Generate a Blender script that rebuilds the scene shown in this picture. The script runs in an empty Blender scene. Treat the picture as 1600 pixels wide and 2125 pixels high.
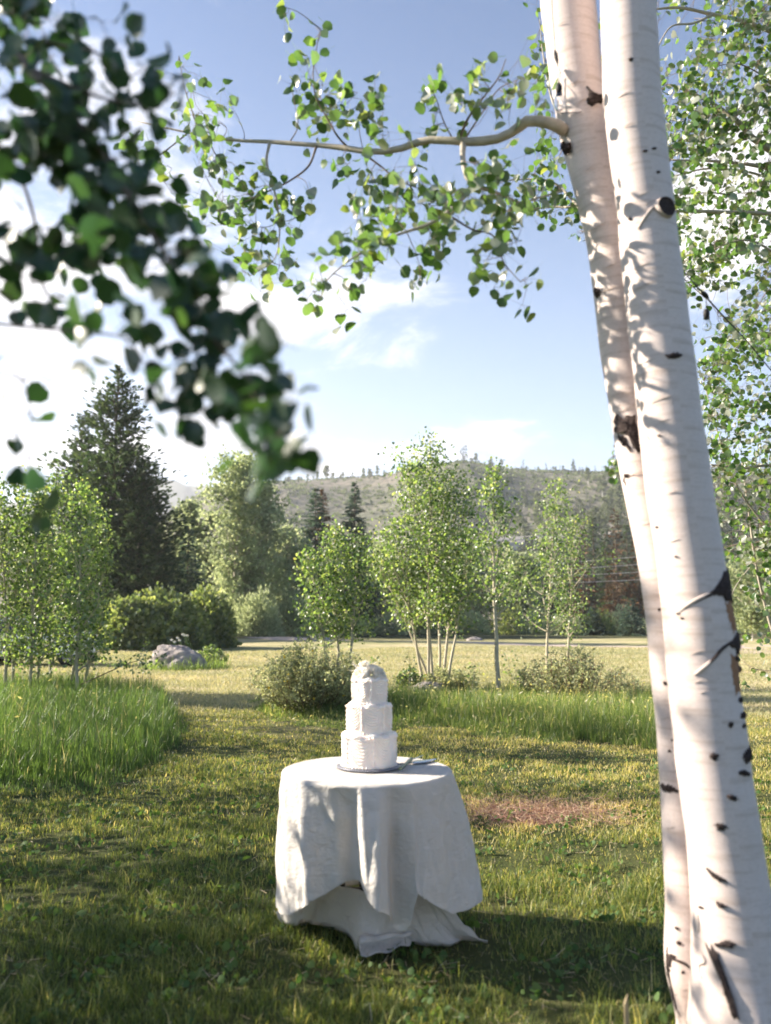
import bpy, math, random
import numpy as np
from mathutils import Vector, Matrix

rng = np.random.default_rng(11)
random.seed(5)
R = math.radians
sc = bpy.context.scene
col = sc.collection

# ------------------------------------------------------------------ camera
F, CX, CY, PITCH, CAMH = 1700.0, 800.0, 1062.5, R(7.6), 1.43
cam_d = bpy.data.cameras.new('camera')
cam = bpy.data.objects.new('camera', cam_d)
col.objects.link(cam)
cam.location = (0, 0, CAMH)
cam.rotation_euler = (R(90) + PITCH, 0, 0)
cam_d.sensor_fit = 'VERTICAL'
cam_d.sensor_height = 56.0
cam_d.lens = 56.0 * F / 2125.0
cam_d.clip_start = 0.05
cam_d.clip_end = 20000
cam_d.dof.use_dof = True
cam_d.dof.focus_distance = 7.0
cam_d.dof.aperture_fstop = 2.9
sc.camera = cam

# ------------------------------------------------------------------ sun and sky
SUN_EL, SUN_AZ = R(27), R(-78)          # azimuth from +Y, negative to the left
to_sun = Vector((math.sin(SUN_AZ) * math.cos(SUN_EL), math.cos(SUN_AZ) * math.cos(SUN_EL), math.sin(SUN_EL)))
sun_d = bpy.data.lights.new('sun', 'SUN')
sun_d.energy = 4.3
sun_d.angle = R(0.53)
sun_d.color = (1.0, 0.90, 0.76)
sun = bpy.data.objects.new('sun', sun_d)
col.objects.link(sun)
sun.rotation_euler = to_sun.to_track_quat('Z', 'Y').to_euler()
sun.location = (-20, 10, 20)

world = bpy.data.worlds.new('World')
sc.world = world
world.use_nodes = True
wn, wl = world.node_tree.nodes, world.node_tree.links
wn.clear()


class NT:
    """small helper to write node trees"""
    def __init__(s, tree):
        s.t, s.n, s.l = tree, tree.nodes, tree.links

    def node(s, typ, **kw):
        n = s.n.new(typ)
        for k, v in kw.items():
            setattr(n, k, v)
        return n

    def put(s, sock, v):
        if v is None:
            return
        if isinstance(v, bpy.types.NodeSocket):
            s.l.new(v, sock)
        else:
            try:
                sock.default_value = v
            except Exception:
                sock.default_value = (v[0], v[1], v[2], 1.0) if len(v) == 3 else v

    def math(s, op, a, b=None, c=None, clamp=False):
        n = s.node('ShaderNodeMath', operation=op, use_clamp=clamp)
        s.put(n.inputs[0], a)
        s.put(n.inputs[1], b)
        s.put(n.inputs[2], c)
        return n.outputs[0]

    def mix(s, f, a, b, typ='MIX'):
        n = s.node('ShaderNodeMix', data_type='RGBA', blend_type=typ)
        s.put(n.inputs[0], f)
        s.put(n.inputs[6], a if isinstance(a, bpy.types.NodeSocket) else (*a[:3], 1))
        s.put(n.inputs[7], b if isinstance(b, bpy.types.NodeSocket) else (*b[:3], 1))
        return n.outputs[2]

    def noise(s, vec, scale, detail=4, rough=0.55, dist=0.0, dim='3D'):
        n = s.node('ShaderNodeTexNoise', noise_dimensions=dim)
        s.put(n.inputs['Vector'], vec)
        n.inputs['Scale'].default_value = scale
        n.inputs['Detail'].default_value = detail
        n.inputs['Roughness'].default_value = rough
        n.inputs['Distortion'].default_value = dist
        return n.outputs[0]

    def ramp(s, fac, stops, interp='LINEAR'):
        n = s.node('ShaderNodeValToRGB')
        cr = n.color_ramp
        cr.interpolation = interp
        while len(cr.elements) < len(stops):
            cr.elements.new(0.5)
        for e, (p, c) in zip(cr.elements, stops):
            e.position = p
            e.color = (*c, 1) if len(c) == 3 else c
        s.put(n.inputs[0], fac)
        return n.outputs[0]

    def step(s, v, lo, hi):
        n = s.node('ShaderNodeMapRange', interpolation_type='SMOOTHSTEP')
        s.put(n.inputs[0], v)
        n.inputs[1].default_value = lo
        n.inputs[2].default_value = hi
        return n.outputs[0]

    def mapping(s, vec, scale=(1, 1, 1), loc=(0, 0, 0)):
        n = s.node('ShaderNodeMapping')
        s.put(n.inputs[0], vec)
        n.inputs['Location'].default_value = loc
        n.inputs['Scale'].default_value = scale
        return n.outputs[0]

    def bump(s, h, strength=0.3, dist=0.02, normal=None):
        n = s.node('ShaderNodeBump')
        n.inputs['Strength'].default_value = strength
        n.inputs['Distance'].default_value = dist
        s.put(n.inputs['Height'], h)
        s.put(n.inputs['Normal'], normal)
        return n.outputs[0]


w = NT(world.node_tree)
SKYK = 0.15
HAZE = 2.3e-4
sky = w.node('ShaderNodeTexSky', sky_type='NISHITA', sun_disc=False)
sky.sun_elevation = SUN_EL
sky.sun_rotation = SUN_AZ
sky.altitude = 2400
sky.air_density = 1.0
sky.dust_density = 0.25
sky.ozone_density = 1.0
tc = w.node('ShaderNodeTexCoord')
sep = w.node('ShaderNodeSeparateXYZ')
w.put(sep.inputs[0], tc.outputs['Generated'])
dx, dy, dz = sep.outputs
zz = w.math('ADD', w.math('MAXIMUM', dz, 0.0), 0.12)
comb = w.node('ShaderNodeCombineXYZ')
w.put(comb.inputs[0], w.math('DIVIDE', dx, zz))
w.put(comb.inputs[1], w.math('DIVIDE', dy, zz))
cl1 = w.math('SUBTRACT', w.math('MULTIPLY', w.noise(comb.outputs[0], 2.1, 10, 0.62, 0.5), 1.9), 0.45)
cl2 = w.noise(w.mapping(comb.outputs[0], (0.35, 0.5, 1), (3.1, 1.7, 0)), 1.0, 4, 0.5)
az = w.math('ARCTAN2', dx, dy)
el = w.math('ARCSINE', dz)


def blob(px, py, sx, sy, wt):
    a = (px - CX) / F
    b = -(py - CY) / F
    y = math.cos(PITCH) - math.sin(PITCH) * b
    z = math.sin(PITCH) + math.cos(PITCH) * b
    A, E = math.atan2(a, y), math.atan2(z, math.hypot(a, y))
    u = w.math('DIVIDE', w.math('SUBTRACT', az, A), sx)
    v = w.math('DIVIDE', w.math('SUBTRACT', el, E), sy)
    q = w.math('ADD', w.math('MULTIPLY', u, u), w.math('MULTIPLY', v, v))
    return w.math('MULTIPLY', w.math('POWER', 2.718, w.math('MULTIPLY', q, -1.0)), wt)


cov = None
for b in [(150, 560, 0.34, 0.24, 0.20), (-300, 700, 0.5, 0.30, 0.27), (250, 880, 0.22, 0.10, 0.13),
          (800, 640, 0.10, 0.05, 0.24), (600, 640, 0.17, 0.06, 0.15), (860, 925, 0.20, 0.028, 0.24), (1000, 950, 0.5, 0.03, 0.13),
          (1240, 920, 0.08, 0.02, 0.08), (1500, 330, 0.10, 0.085, 0.38), (1460, 520, 0.06, 0.06, 0.30),
          (1620, 480, 0.10, 0.12, 0.25), (300, 180, 0.14, 0.07, 0.16), (1000, 560, 0.10, 0.04, 0.10)]:
    g = blob(*b)
    cov = g if cov is None else w.math('ADD', cov, g)
hz = w.math('POWER', w.math('SUBTRACT', 1.0, w.math('MAXIMUM', w.math('MINIMUM', dz, 1.0), 0.0)), 2.6)
sunw = w.math('MULTIPLY', w.math('ADD', w.math('MULTIPLY', dx, -0.5), 0.5), 0.55)
skyc0 = w.mix(1.0, sky.outputs[0], (0.04, 0.185, 0.30), 'MULTIPLY')
c = w.math('ADD', w.math('ADD', cl1, w.math('MULTIPLY', cl2, 0.35)), cov)
cmask = w.step(c, 0.94, 1.36)
cthin = w.step(c, 0.86, 1.30)
cshade = w.noise(comb.outputs[0], 3.0, 5, 0.55)
ccol = w.ramp(cshade, [(0.3, (2.05, 2.0, 2.05)), (0.62, (2.95, 2.8, 2.75))])
skyc = w.mix(w.math('MULTIPLY', hz, w.math('ADD', 0.62, sunw), clamp=True), skyc0, (1.85, 2.12, 2.42))
m = w.mix(w.math('MULTIPLY', cthin, 0.45), skyc, (2.0, 2.0, 2.1))
m = w.mix(w.math('MULTIPLY', cmask, 0.85), m, ccol)
# pale band of moist air at the horizon
hz = w.math('POWER', w.math('SUBTRACT', 1.0, w.math('MAXIMUM', w.math('MINIMUM', dz, 1.0), 0.0)), 3.0)

bg = w.node('ShaderNodeBackground')
w.put(bg.inputs[0], m)
bg.inputs[1].default_value = SKYK
wo = w.node('ShaderNodeOutputWorld')
w.put(wo.inputs[0], bg.outputs[0])

sc.view_settings.view_transform = 'Standard'
sc.view_settings.look = 'None'
sc.view_settings.exposure = 2.08
sc.view_settings.gamma = 1.0
sc.view_settings.use_curve_mapping = False
sc.render.film_transparent = False
cy = sc.cycles
cy.use_denoising = True
try:
    cy.denoiser = 'OPENIMAGEDENOISE'
except Exception:
    pass
cy.max_bounces = 7
cy.diffuse_bounces = 3
cy.glossy_bounces = 2
cy.transmission_bounces = 5
cy.transparent_max_bounces = 6
cy.volume_bounces = 1
cy.caustics_reflective = False
cy.caustics_refractive = False
cy.sample_clamp_indirect = 6.0
cy.filter_width = 1.7
sc.render.threads_mode = 'AUTO'


# ------------------------------------------------------------------ geometry helpers
def ray(px, py):
    a, b = (px - CX) / F, -(py - CY) / F
    return np.array([a, math.cos(PITCH) - math.sin(PITCH) * b, math.sin(PITCH) + math.cos(PITCH) * b])


def at(px, py, Y):
    d = ray(px, py)
    t = Y / d[1]
    return np.array([d[0] * t, Y, CAMH + d[2] * t])


def ground(px, py, z=0.0):
    d = ray(px, py)
    t = (z - CAMH) / d[2]
    return np.array([d[0] * t, d[1] * t, z])


def project(P):
    P = np.atleast_2d(P)
    y = P[:, 1] * math.cos(PITCH) + (P[:, 2] - CAMH) * math.sin(PITCH)
    z = -P[:, 1] * math.sin(PITCH) + (P[:, 2] - CAMH) * math.cos(PITCH)
    yy = np.where(y > 0.05, y, 0.05)
    return CX + F * P[:, 0] / yy, CY - F * z / yy, y


def gh(x, y):
    """height of the ground"""
    x = np.asarray(x, float)
    y = np.asarray(y, float)
    near = 0.010 * np.sin(1.7 * x + 0.6 * y) + 0.009 * np.sin(0.9 * y - 1.9 * x + 1) + 0.006 * np.sin(3.9 * x + 2.7 * y)
    far = 0.07 * np.sin(0.21 * x + 0.13 * y + 1.2) + 0.05 * np.sin(0.37 * y - 0.15 * x)
    k = np.clip((y - 8) / 25, 0, 1)
    edge = np.clip((160 - y) / 60, 0, 1)
    return near + far * k * edge


class Geo:
    """collects vertices and quads/triangles for one mesh"""
    def __init__(s):
        s.V, s.Q, s.T, s.A, s.n = [], [], [], [], 0

    def add(s, V, Q=None, T=None, rnd=0.5):
        V = np.asarray(V, float).reshape(-1, 3)
        if Q is not None and len(Q):
            s.Q.append(np.asarray(Q, int).reshape(-1, 4) + s.n)
        if T is not None and len(T):
            s.T.append(np.asarray(T, int).reshape(-1, 3) + s.n)
        s.V.append(V)
        s.A.append(np.full(len(V), rnd) if np.isscalar(rnd) else np.asarray(rnd, float))
        s.n += len(V)
        return s


def mesh_data(name, geo, mat, smooth=True, origin=(0, 0, 0)):
    V = np.concatenate(geo.V) - np.asarray(origin, float) if geo.V else np.zeros((0, 3))
    Q = np.concatenate(geo.Q) if geo.Q else np.zeros((0, 4), int)
    T = np.concatenate(geo.T) if geo.T else np.zeros((0, 3), int)
    me = bpy.data.meshes.new(name)
    me.vertices.add(len(V))
    me.vertices.foreach_set('co', V.astype(np.float32).ravel())
    loops = np.concatenate([Q.ravel(), T.ravel()]).astype(np.int32)
    me.loops.add(len(loops))
    me.loops.foreach_set('vertex_index', loops)
    nq, ntr = len(Q), len(T)
    me.polygons.add(nq + ntr)
    starts = np.concatenate([np.arange(nq) * 4, nq * 4 + np.arange(ntr) * 3]).astype(np.int32)
    me.polygons.foreach_set('loop_start', starts)
    me.polygons.foreach_set('use_smooth', np.full(nq + ntr, smooth, bool))
    me.update(calc_edges=True)
    at_ = me.attributes.new('rnd', 'FLOAT', 'POINT')
    at_.data.foreach_set('value', np.concatenate(geo.A).astype(np.float32))
    me.materials.append(mat)
    return me


ORG = {}


def empty(name, loc, label=None, cat=None, group=None):
    o = bpy.data.objects.new(name, None)
    o.empty_display_size = 0.2
    o.location = [float(v) for v in loc]
    col.objects.link(o)
    ORG[o.name] = np.asarray(loc, float)
    tag(o, label, cat, group)
    return o


def tag(o, label=None, cat=None, group=None, kind=None):
    if label:
        o['label'] = label
    if cat:
        o['category'] = cat
    if group:
        o['group'] = group
    if kind:
        o['kind'] = kind
    return o


def part(name, geo, mat, parent=None, smooth=True, kind=None, label=None, origin=None):
    org = ORG[parent.name] if parent is not None else (np.zeros(3) if origin is None else np.asarray(origin, float))
    me = mesh_data(name, geo, mat, smooth, org)
    o = bpy.data.objects.new(name, me)
    col.objects.link(o)
    if parent is not None:
        o.parent = parent
    else:
        o.location = [float(v) for v in org]
    ORG[o.name] = org
    tag(o, label=label, kind=kind)
    return o


def unit(v):
    v = np.asarray(v, float)
    return v / (np.linalg.norm(v, axis=-1, keepdims=True) + 1e-12)


def tube(P, r, sides=8, cap=True, uv=False):
    P = np.asarray(P, float)
    n = len(P)
    r = np.broadcast_to(np.asarray(r, float), (n,))
    Tn = np.gradient(P, axis=0)
    Tn = unit(Tn)
    ref = np.array([0.0, 1.0, 0.0]) if abs(Tn[:, 1]).mean() < 0.8 else np.array([1.0, 0, 0])
    A = unit(np.cross(Tn, ref))
    B = np.cross(Tn, A)
    a = np.linspace(0, 2 * np.pi, sides, endpoint=False)
    V = P[:, None] + r[:, None, None] * (np.cos(a)[None, :, None] * A[:, None] + np.sin(a)[None, :, None] * B[:, None])
    V = V.reshape(-1, 3)
    i = np.arange(n - 1)[:, None] * sides
    j = np.arange(sides)[None]
    k = (j + 1) % sides
    Q = np.stack([i + j, i + k, i + sides + k, i + sides + j], -1).reshape(-1, 4)
    T = []
    if cap:
        V = np.vstack([V, P[0], P[-1]])
        c0, c1 = n * sides, n * sides + 1
        for q in range(sides):
            T.append((c0, (q + 1) % sides, q))
            T.append((c1, (n - 1) * sides + q, (n - 1) * sides + (q + 1) % sides))
    return V, Q, T


def smooth_path(P, n=24):
    """Catmull-Rom through the points"""
    P = np.asarray(P, float)
    if len(P) < 3:
        t = np.linspace(0, 1, n)[:, None]
        return P[0] * (1 - t) + P[-1] * t
    E = np.vstack([2 * P[0] - P[1], P, 2 * P[-1] - P[-2]])
    out = []
    for t in np.linspace(0, len(P) - 1 - 1e-6, n):
        i = int(t)
        f = t - i
        p0, p1, p2, p3 = E[i:i + 4]
        out.append(0.5 * ((2 * p1) + (-p0 + p2) * f + (2 * p0 - 5 * p1 + 4 * p2 - p3) * f * f + (-p0 + 3 * p1 - 3 * p2 + p3) * f ** 3))
    return np.array(out)


def box(g, c, s, rot=None, rnd=0.5):
    V = np.array([(x, y, z) for x in (-.5, .5) for y in (-.5, .5) for z in (-.5, .5)]) * np.asarray(s)
    if rot is not None:
        V = V @ np.asarray(rot).T
    g.add(V + np.asarray(c), [(0, 1, 3, 2), (4, 6, 7, 5), (0, 4, 5, 1), (2, 3, 7, 6), (0, 2, 6, 4), (1, 5, 7, 3)], rnd=rnd)
    return g


def lathe(prof, c, n=48, sx=1, sy=1):
    prof = np.asarray(prof, float)
    a = np.linspace(0, 2 * np.pi, n, endpoint=False)
    V = np.stack([np.cos(a)[None] * prof[:, :1] * sx, np.sin(a)[None] * prof[:, :1] * sy, np.broadcast_to(prof[:, 1:2], (len(prof), n))], -1).reshape(-1, 3) + np.asarray(c)
    i = np.arange(len(prof) - 1)[:, None] * n
    j = np.arange(n)[None]
    k = (j + 1) % n
    Q = np.stack([i + j, i + k, i + n + k, i + n + j], -1).reshape(-1, 4)
    return V, Q


def grid_quads(nu, nv, wrap=False):
    i = np.arange(nv - 1)[:, None] * nu
    ju = np.arange(nu if wrap else nu - 1)[None]
    k = (ju + 1) % nu
    return np.stack([i + ju, i + k, i + nu + k, i + nu + ju], -1).reshape(-1, 4)


_ph = np.random.default_rng(3).uniform(0, 6.28, (40, 3))
_fr = unit(np.random.default_rng(4).normal(size=(40, 3)))


def wob(P, scale, octaves=3, seed=0):
    """cheap smooth noise in -1..1 from sines, vectorised over points"""
    P = np.asarray(P, float)
    out = np.zeros(P.shape[:-1])
    amp, tot = 1.0, 0.0
    for o in range(octaves):
        for k in range(3):
            q = (seed * 7 + o * 3 + k) % 40
            out += amp * np.sin(P @ (_fr[q] * scale * 2 ** o * 6.28 * (1 + 0.3 * k)) + _ph[q, 0] + 1.7 * np.sin(P @ (_fr[(q + 9) % 40] * scale * 2 ** o * 3.1) + _ph[q, 1]))
        tot += amp * 1.8
        amp *= 0.5
    return out / tot


# ------------------------------------------------------------------ leaves
def leaf_proto(kind, petiole=0.0, curl=0.15, fold=0.2):
    if kind == 'aspen':
        mid = np.array([(0, 0), (0, .33), (0, .68), (0, 1.03)])
        Lf = np.array([(-.30, .0), (-.52, .30), (-.44, .66), (-.17, .90)])
        V = [(x, y) for x, y in mid] + [(x, y) for x, y in Lf] + [(-x, y) for x, y in Lf]
        V = np.array(V)
        z = -fold * np.abs(V[:, 0]) + curl * (V[:, 1] - 0.4) ** 2
        V = np.column_stack([V, z])
        Q = [(0, 1, 5, 4), (1, 2, 6, 5), (2, 3, 7, 6), (1, 0, 8, 9), (2, 1, 9, 10), (3, 2, 10, 11)]
    elif kind == 'hex':
        V = np.array([(0, 0, 0), (.42, .22, -.1), (.40, .70, -.06), (0, 1.0, .05), (-.40, .70, -.06), (-.42, .22, -.1)])
        Q = [(0, 1, 2, 3), (0, 3, 4, 5)]
    elif kind == 'spray':
        V = np.array([(-.10, 0, 0), (.10, 0, 0), (.20, .55, .03), (0, 1, -.05), (-.20, .5, .03)])
        V = np.array([(0, 0, 0), (.17, .45, .03), (0, 1, -.05), (-.17, .45, .03)])
        Q = [(0, 1, 2, 3)]
    elif kind == 'narrow':
        V = np.array([(0, 0, 0), (.16, .4, -.03), (0, 1, .0), (-.16, .4, -.03)])
        Q = [(0, 1, 2, 3)]
    else:  # clump: three crossed leaf quads for far crowns
        V, Q = [], []
        for q in range(3):
            a = q * 2.1
            c_, s_ = math.cos(a), math.sin(a)
            base = np.array([(-.35, -.3, 0), (.3, -.38, .1), (.38, .35, 0), (-.3, .4, -.1)])
            rot = np.array([(c_, 0, s_), (0, 1, 0), (-s_, 0, c_)]) if q < 2 else np.array([(1, 0, 0), (0, c_, s_), (0, -s_, c_)])
            V += list(base @ rot.T + np.array([.25 * math.cos(a * 2), .2 * math.sin(a * 3), .2 * math.sin(a)]))
            Q.append((q * 4, q * 4 + 1, q * 4 + 2, q * 4 + 3))
        V = np.array(V)
    if petiole:
        k = len(V)
        V = np.vstack([V, [(-.018, .02, 0), (.018, .02, 0), (.012, -petiole, .06), (-.012, -petiole, .06)]])
        Q = Q + [(k, k + 1, k + 2, k + 3)]
    return np.asarray(V, float), np.asarray(Q, int)


def frames(n, rg, hang=0.7, flat=0.0):
    """random leaf frames: D along the leaf, N its normal"""
    D = unit(rg.normal(size=(n, 3)) * 0.75 + np.array([0, 0, -hang]))
    N = rg.normal(size=(n, 3)) + np.array([0, 0, flat])
    N = unit(N - D * (N * D).sum(1, keepdims=True))
    return D, N


def add_leaves(g, P, S, D, N, proto, rnd):
    V, Q = proto
    X = np.cross(D, N)
    S = np.asarray(S).reshape(-1, 1, 1)
    W = P[:, None] + S * (V[None, :, 0:1] * X[:, None] + V[None, :, 1:2] * D[:, None] + V[None, :, 2:3] * N[:, None])
    n, k = len(P), len(V)
    QQ = (np.arange(n)[:, None, None] * k + Q[None]).reshape(-1, 4)
    g.add(W.reshape(-1, 3), QQ, rnd=np.repeat(np.asarray(rnd), k))


NEAR_PROTOS = [leaf_proto('aspen', 0.75, c_, f_) for c_, f_ in ((0.1, 0.15), (0.35, 0.3), (-0.25, 0.4), (0.5, 0.05))]


def leaf_parts(parent, P, S, D, N, mat, n_parts=300, sub=None, matmass=None, seedlabel=''):
    """the leaves that show largest become objects called leaf, the rest one mass"""
    px, py, dep = project(P)
    inside = (px > -40) & (px < 1640) & (py > -40) & (py < 2165) & (dep > 0.1)
    score = np.where(inside, S / np.maximum(dep, 0.1), 0) - np.where(inside, 0, 1)
    order = np.argsort(-score)
    top = [i for i in order[:n_parts] if inside[i]]
    rest = np.setdiff1d(np.arange(len(P)), top)
    meshes = []
    for k, pr in enumerate(NEAR_PROTOS):
        g = Geo().add(pr[0], pr[1])
        meshes.append(mesh_data('leaf', g, mat, True))
    par = sub if sub is not None else parent
    org = ORG[par.name]
    for q, i in enumerate(top):
        o = bpy.data.objects.new('leaf', meshes[q % len(meshes)])
        X = np.cross(D[i], N[i])
        s = float(S[i])
        p = P[i] - org
        o.matrix_world = Matrix([[X[0] * s, D[i][0] * s, N[i][0] * s, p[0]], [X[1] * s, D[i][1] * s, N[i][1] * s, p[1]],
                                 [X[2] * s, D[i][2] * s, N[i][2] * s, p[2]], [0, 0, 0, 1]])
        o.parent = par
        col.objects.link(o)
    if len(rest):
        g = Geo()
        pr = NEAR_PROTOS
        for k in range(4):
            sel = rest[k::4]
            if len(sel):
                add_leaves(g, P[sel], S[sel], D[sel], N[sel], pr[k], rng.random(len(sel)))
        part('foliage', g, matmass or mat, par, True, kind='stuff')


# ------------------------------------------------------------------ materials
def newmat(name):
    m = bpy.data.materials.new(name)
    m.use_nodes = True
    nt = NT(m.node_tree)
    nt.n.clear()
    out = nt.node('ShaderNodeOutputMaterial')
    return m, nt, out


def principled(nt, base, rough=0.6, spec=0.5, normal=None, metallic=0.0, **kw):
    b = nt.node('ShaderNodeBsdfPrincipled')
    nt.put(b.inputs['Base Color'], base if isinstance(base, bpy.types.NodeSocket) else (*base, 1))
    nt.put(b.inputs['Roughness'], rough)
    nt.put(b.inputs['Specular IOR Level'], spec)
    nt.put(b.inputs['Metallic'], metallic)
    nt.put(b.inputs['Normal'], normal)
    for k, v in kw.items():
        nt.put(b.inputs[k.replace('_', ' ')], v)
    return b.outputs[0]


def leaf_mat(name, stops, trans, under=None, tf=0.4, rough=0.42, spec=0.5, objrnd=False, scale=None):
    m, nt, out = newmat(name)
    if objrnd:
        rnd = nt.node('ShaderNodeObjectInfo').outputs['Random']
    else:
        a = nt.node('ShaderNodeAttribute', attribute_name='rnd')
        rnd = a.outputs['Fac']
    base = nt.ramp(rnd, stops)
    if scale:
        geo = nt.node('ShaderNodeNewGeometry')
        v = nt.noise(geo.outputs['Position'], scale, 2)
        base = nt.mix(1.0, base, nt.ramp(v, [(0.3, (0.6, 0.62, 0.6)), (0.7, (1.35, 1.3, 1.2))]), 'MULTIPLY')
    tcol = nt.mix(1.0, base, trans, 'MULTIPLY')
    if under:
        geo = nt.node('ShaderNodeNewGeometry')
        base = nt.mix(geo.outputs['Backfacing'], base, under)
    p = principled(nt, base, rough, spec)
    t = nt.node('ShaderNodeBsdfTranslucent')
    nt.put(t.inputs[0], tcol)
    mx = nt.node('ShaderNodeMixShader')
    mx.inputs[0].default_value = tf
    nt.l.new(p, mx.inputs[1])
    nt.l.new(t.outputs[0], mx.inputs[2])
    nt.l.new(mx.outputs[0], out.inputs[0])
    return m


ASPEN = [(0.0, (0.035, 0.075, 0.022)), (0.5, (0.055, 0.115, 0.028)), (0.85, (0.085, 0.15, 0.035)), (1.0, (0.16, 0.19, 0.05))]
TR = (3.4, 3.2, 1.8)
M_leaf_obj = leaf_mat('aspen_leaf', ASPEN, TR, (0.32, 0.33, 0.28), 0.36, 0.36, 0.6, objrnd=True)
M_leaf = leaf_mat('aspen_leaf_mass', ASPEN, TR, (0.32, 0.33, 0.28), 0.36, 0.36, 0.6)
M_leaf_dark_obj = leaf_mat('aspen_leaf_backlit_dark', [(0, (0.02, 0.05, 0.022)), (0.6, (0.03, 0.07, 0.026)), (1, (0.06, 0.11, 0.03))], (2.0, 2.2, 1.1), (0.06, 0.09, 0.07), 0.26, 0.4, 0.45, objrnd=True)  # near bough: its backlit darkness is put into the leaf colours
M_leaf_dark = leaf_mat('aspen_leaf_backlit_dark_mass', [(0, (0.02, 0.05, 0.022)), (0.6, (0.03, 0.07, 0.026)), (1, (0.06, 0.11, 0.03))], (2.0, 2.2, 1.1), (0.06, 0.09, 0.07), 0.26, 0.4, 0.45)
M_leaf_mid = leaf_mat('young_aspen_leaf', [(0.0, (0.02, 0.045, 0.014)), (0.4, (0.084, 0.137, 0.042)), (0.75, (0.16, 0.22, 0.08)), (0.96, (0.23, 0.26, 0.11)), (1.0, (0.34, 0.31, 0.09))], (2.8, 2.8, 1.4), (0.27, 0.29, 0.22), 0.45, 0.38, 0.6)
M_willow = leaf_mat('willow_leaf', [(0, (0.08, 0.12, 0.045)), (0.6, (0.14, 0.18, 0.07)), (1, (0.22, 0.25, 0.11))], (2.8, 2.7, 1.5), (0.17, 0.20, 0.13), 0.4, 0.55, 0.3, scale=0.5)
M_cotton = leaf_mat('cottonwood_leaf', [(0, (0.18, 0.23, 0.15)), (0.6, (0.27, 0.32, 0.215)), (1, (0.38, 0.42, 0.30))], (2.2, 2.1, 1.6), None, 0.5, 0.55, 0.3, scale=0.3)  # crown colours raised to stand in for pale haze and flare
M_pine = leaf_mat('pine_needles', [(0, (0.03, 0.052, 0.028)), (0.7, (0.055, 0.082, 0.04)), (1, (0.10, 0.12, 0.06))], (2.0, 2.2, 1.3), None, 0.25, 0.6, 0.25)
M_spruce = leaf_mat('spruce_needles', [(0, (0.045, 0.075, 0.06)), (0.7, (0.075, 0.11, 0.085)), (1, (0.12, 0.15, 0.11))], (2.0, 2.2, 1.6), None, 0.25, 0.6, 0.25)
M_spruce_brown = leaf_mat('browning_needles', [(0, (0.06, 0.045, 0.025)), (0.6, (0.10, 0.065, 0.035)), (1, (0.19, 0.10, 0.045))], (2.0, 1.6, 1.2), None, 0.15, 0.6, 0.25)
M_shrub = leaf_mat('potentilla_leaf', [(0, (0.17, 0.20, 0.13)), (0.6, (0.29, 0.32, 0.22)), (1, (0.42, 0.44, 0.32))], (2.2, 2.1, 1.4), None, 0.5, 0.5, 0.35, scale=2.2)
M_flower = leaf_mat('yellow_petal', [(0, (0.75, 0.52, 0.03)), (1, (0.85, 0.68, 0.10))], (1.0, .9, .6), None, 0.3, 0.6, 0.2)
M_daisy = leaf_mat('white_petal', [(0, (0.80, 0.78, 0.72)), (1, (0.85, 0.84, 0.80))], (1, 1, 1), None, 0.3, 0.6, 0.2)
M_far = leaf_mat('far_conifer', [(0, (0.045, 0.06, 0.04)), (1, (0.09, 0.10, 0.065))], (2, 2, 1.5), None, 0.1, 0.8, 0.1)
M_far_aspen = leaf_mat('far_aspen', [(0, (0.10, 0.125, 0.065)), (1, (0.17, 0.185, 0.10))], (2, 2, 1.5), None, 0.25, 0.8, 0.1)
GR = [(0.0, (0.045, 0.075, 0.02)), (0.35, (0.10, 0.14, 0.04)), (0.58, (0.20, 0.225, 0.065)), (0.75, (0.34, 0.31, 0.12)), (1.0, (0.54, 0.45, 0.25))]
M_grass = leaf_mat('mown_grass', GR, (2.8, 2.6, 1.4), None, 0.38, 0.45, 0.45)
M_tall = leaf_mat('tall_grass', [(0.0, (0.06, 0.10, 0.03)), (0.5, (0.115, 0.16, 0.05)), (0.92, (0.21, 0.25, 0.09)), (0.96, (0.33, 0.30, 0.15)), (1.0, (0.42, 0.36, 0.2))], (2.8, 2.8, 1.5), None, 0.42, 0.42, 0.5)
M_meadow = leaf_mat('meadow_blades', [(0.0, (0.20, 0.225, 0.10)), (0.5, (0.33, 0.325, 0.175)), (1.0, (0.52, 0.455, 0.31))], (1.8, 1.7, 1.1), None, 0.3, 0.6, 0.3)
M_tall_shade = leaf_mat('shaded_tall_grass', [(0.0, (0.045, 0.082, 0.024)), (0.5, (0.085, 0.138, 0.04)), (0.92, (0.15, 0.205, 0.07)), (0.96, (0.3, 0.27, 0.14)), (1.0, (0.38, 0.33, 0.2))], (2.6, 2.6, 1.4), None, 0.4, 0.42, 0.5)  # darker copy of the tall grass, shade of the left patch put into colour
M_straw = leaf_mat('dry_straw', [(0, (0.30, 0.23, 0.13)), (0.5, (0.44, 0.35, 0.21)), (1, (0.58, 0.50, 0.34))], (1.2, 1.1, .9), None, 0.25, 0.6, 0.3)
M_weed = leaf_mat('weed_leaf', [(0, (0.05, 0.10, 0.03)), (1, (0.11, 0.17, 0.05))], (2.4, 2.4, 1.3), None, 0.3, 0.6, 0.2)


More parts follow.
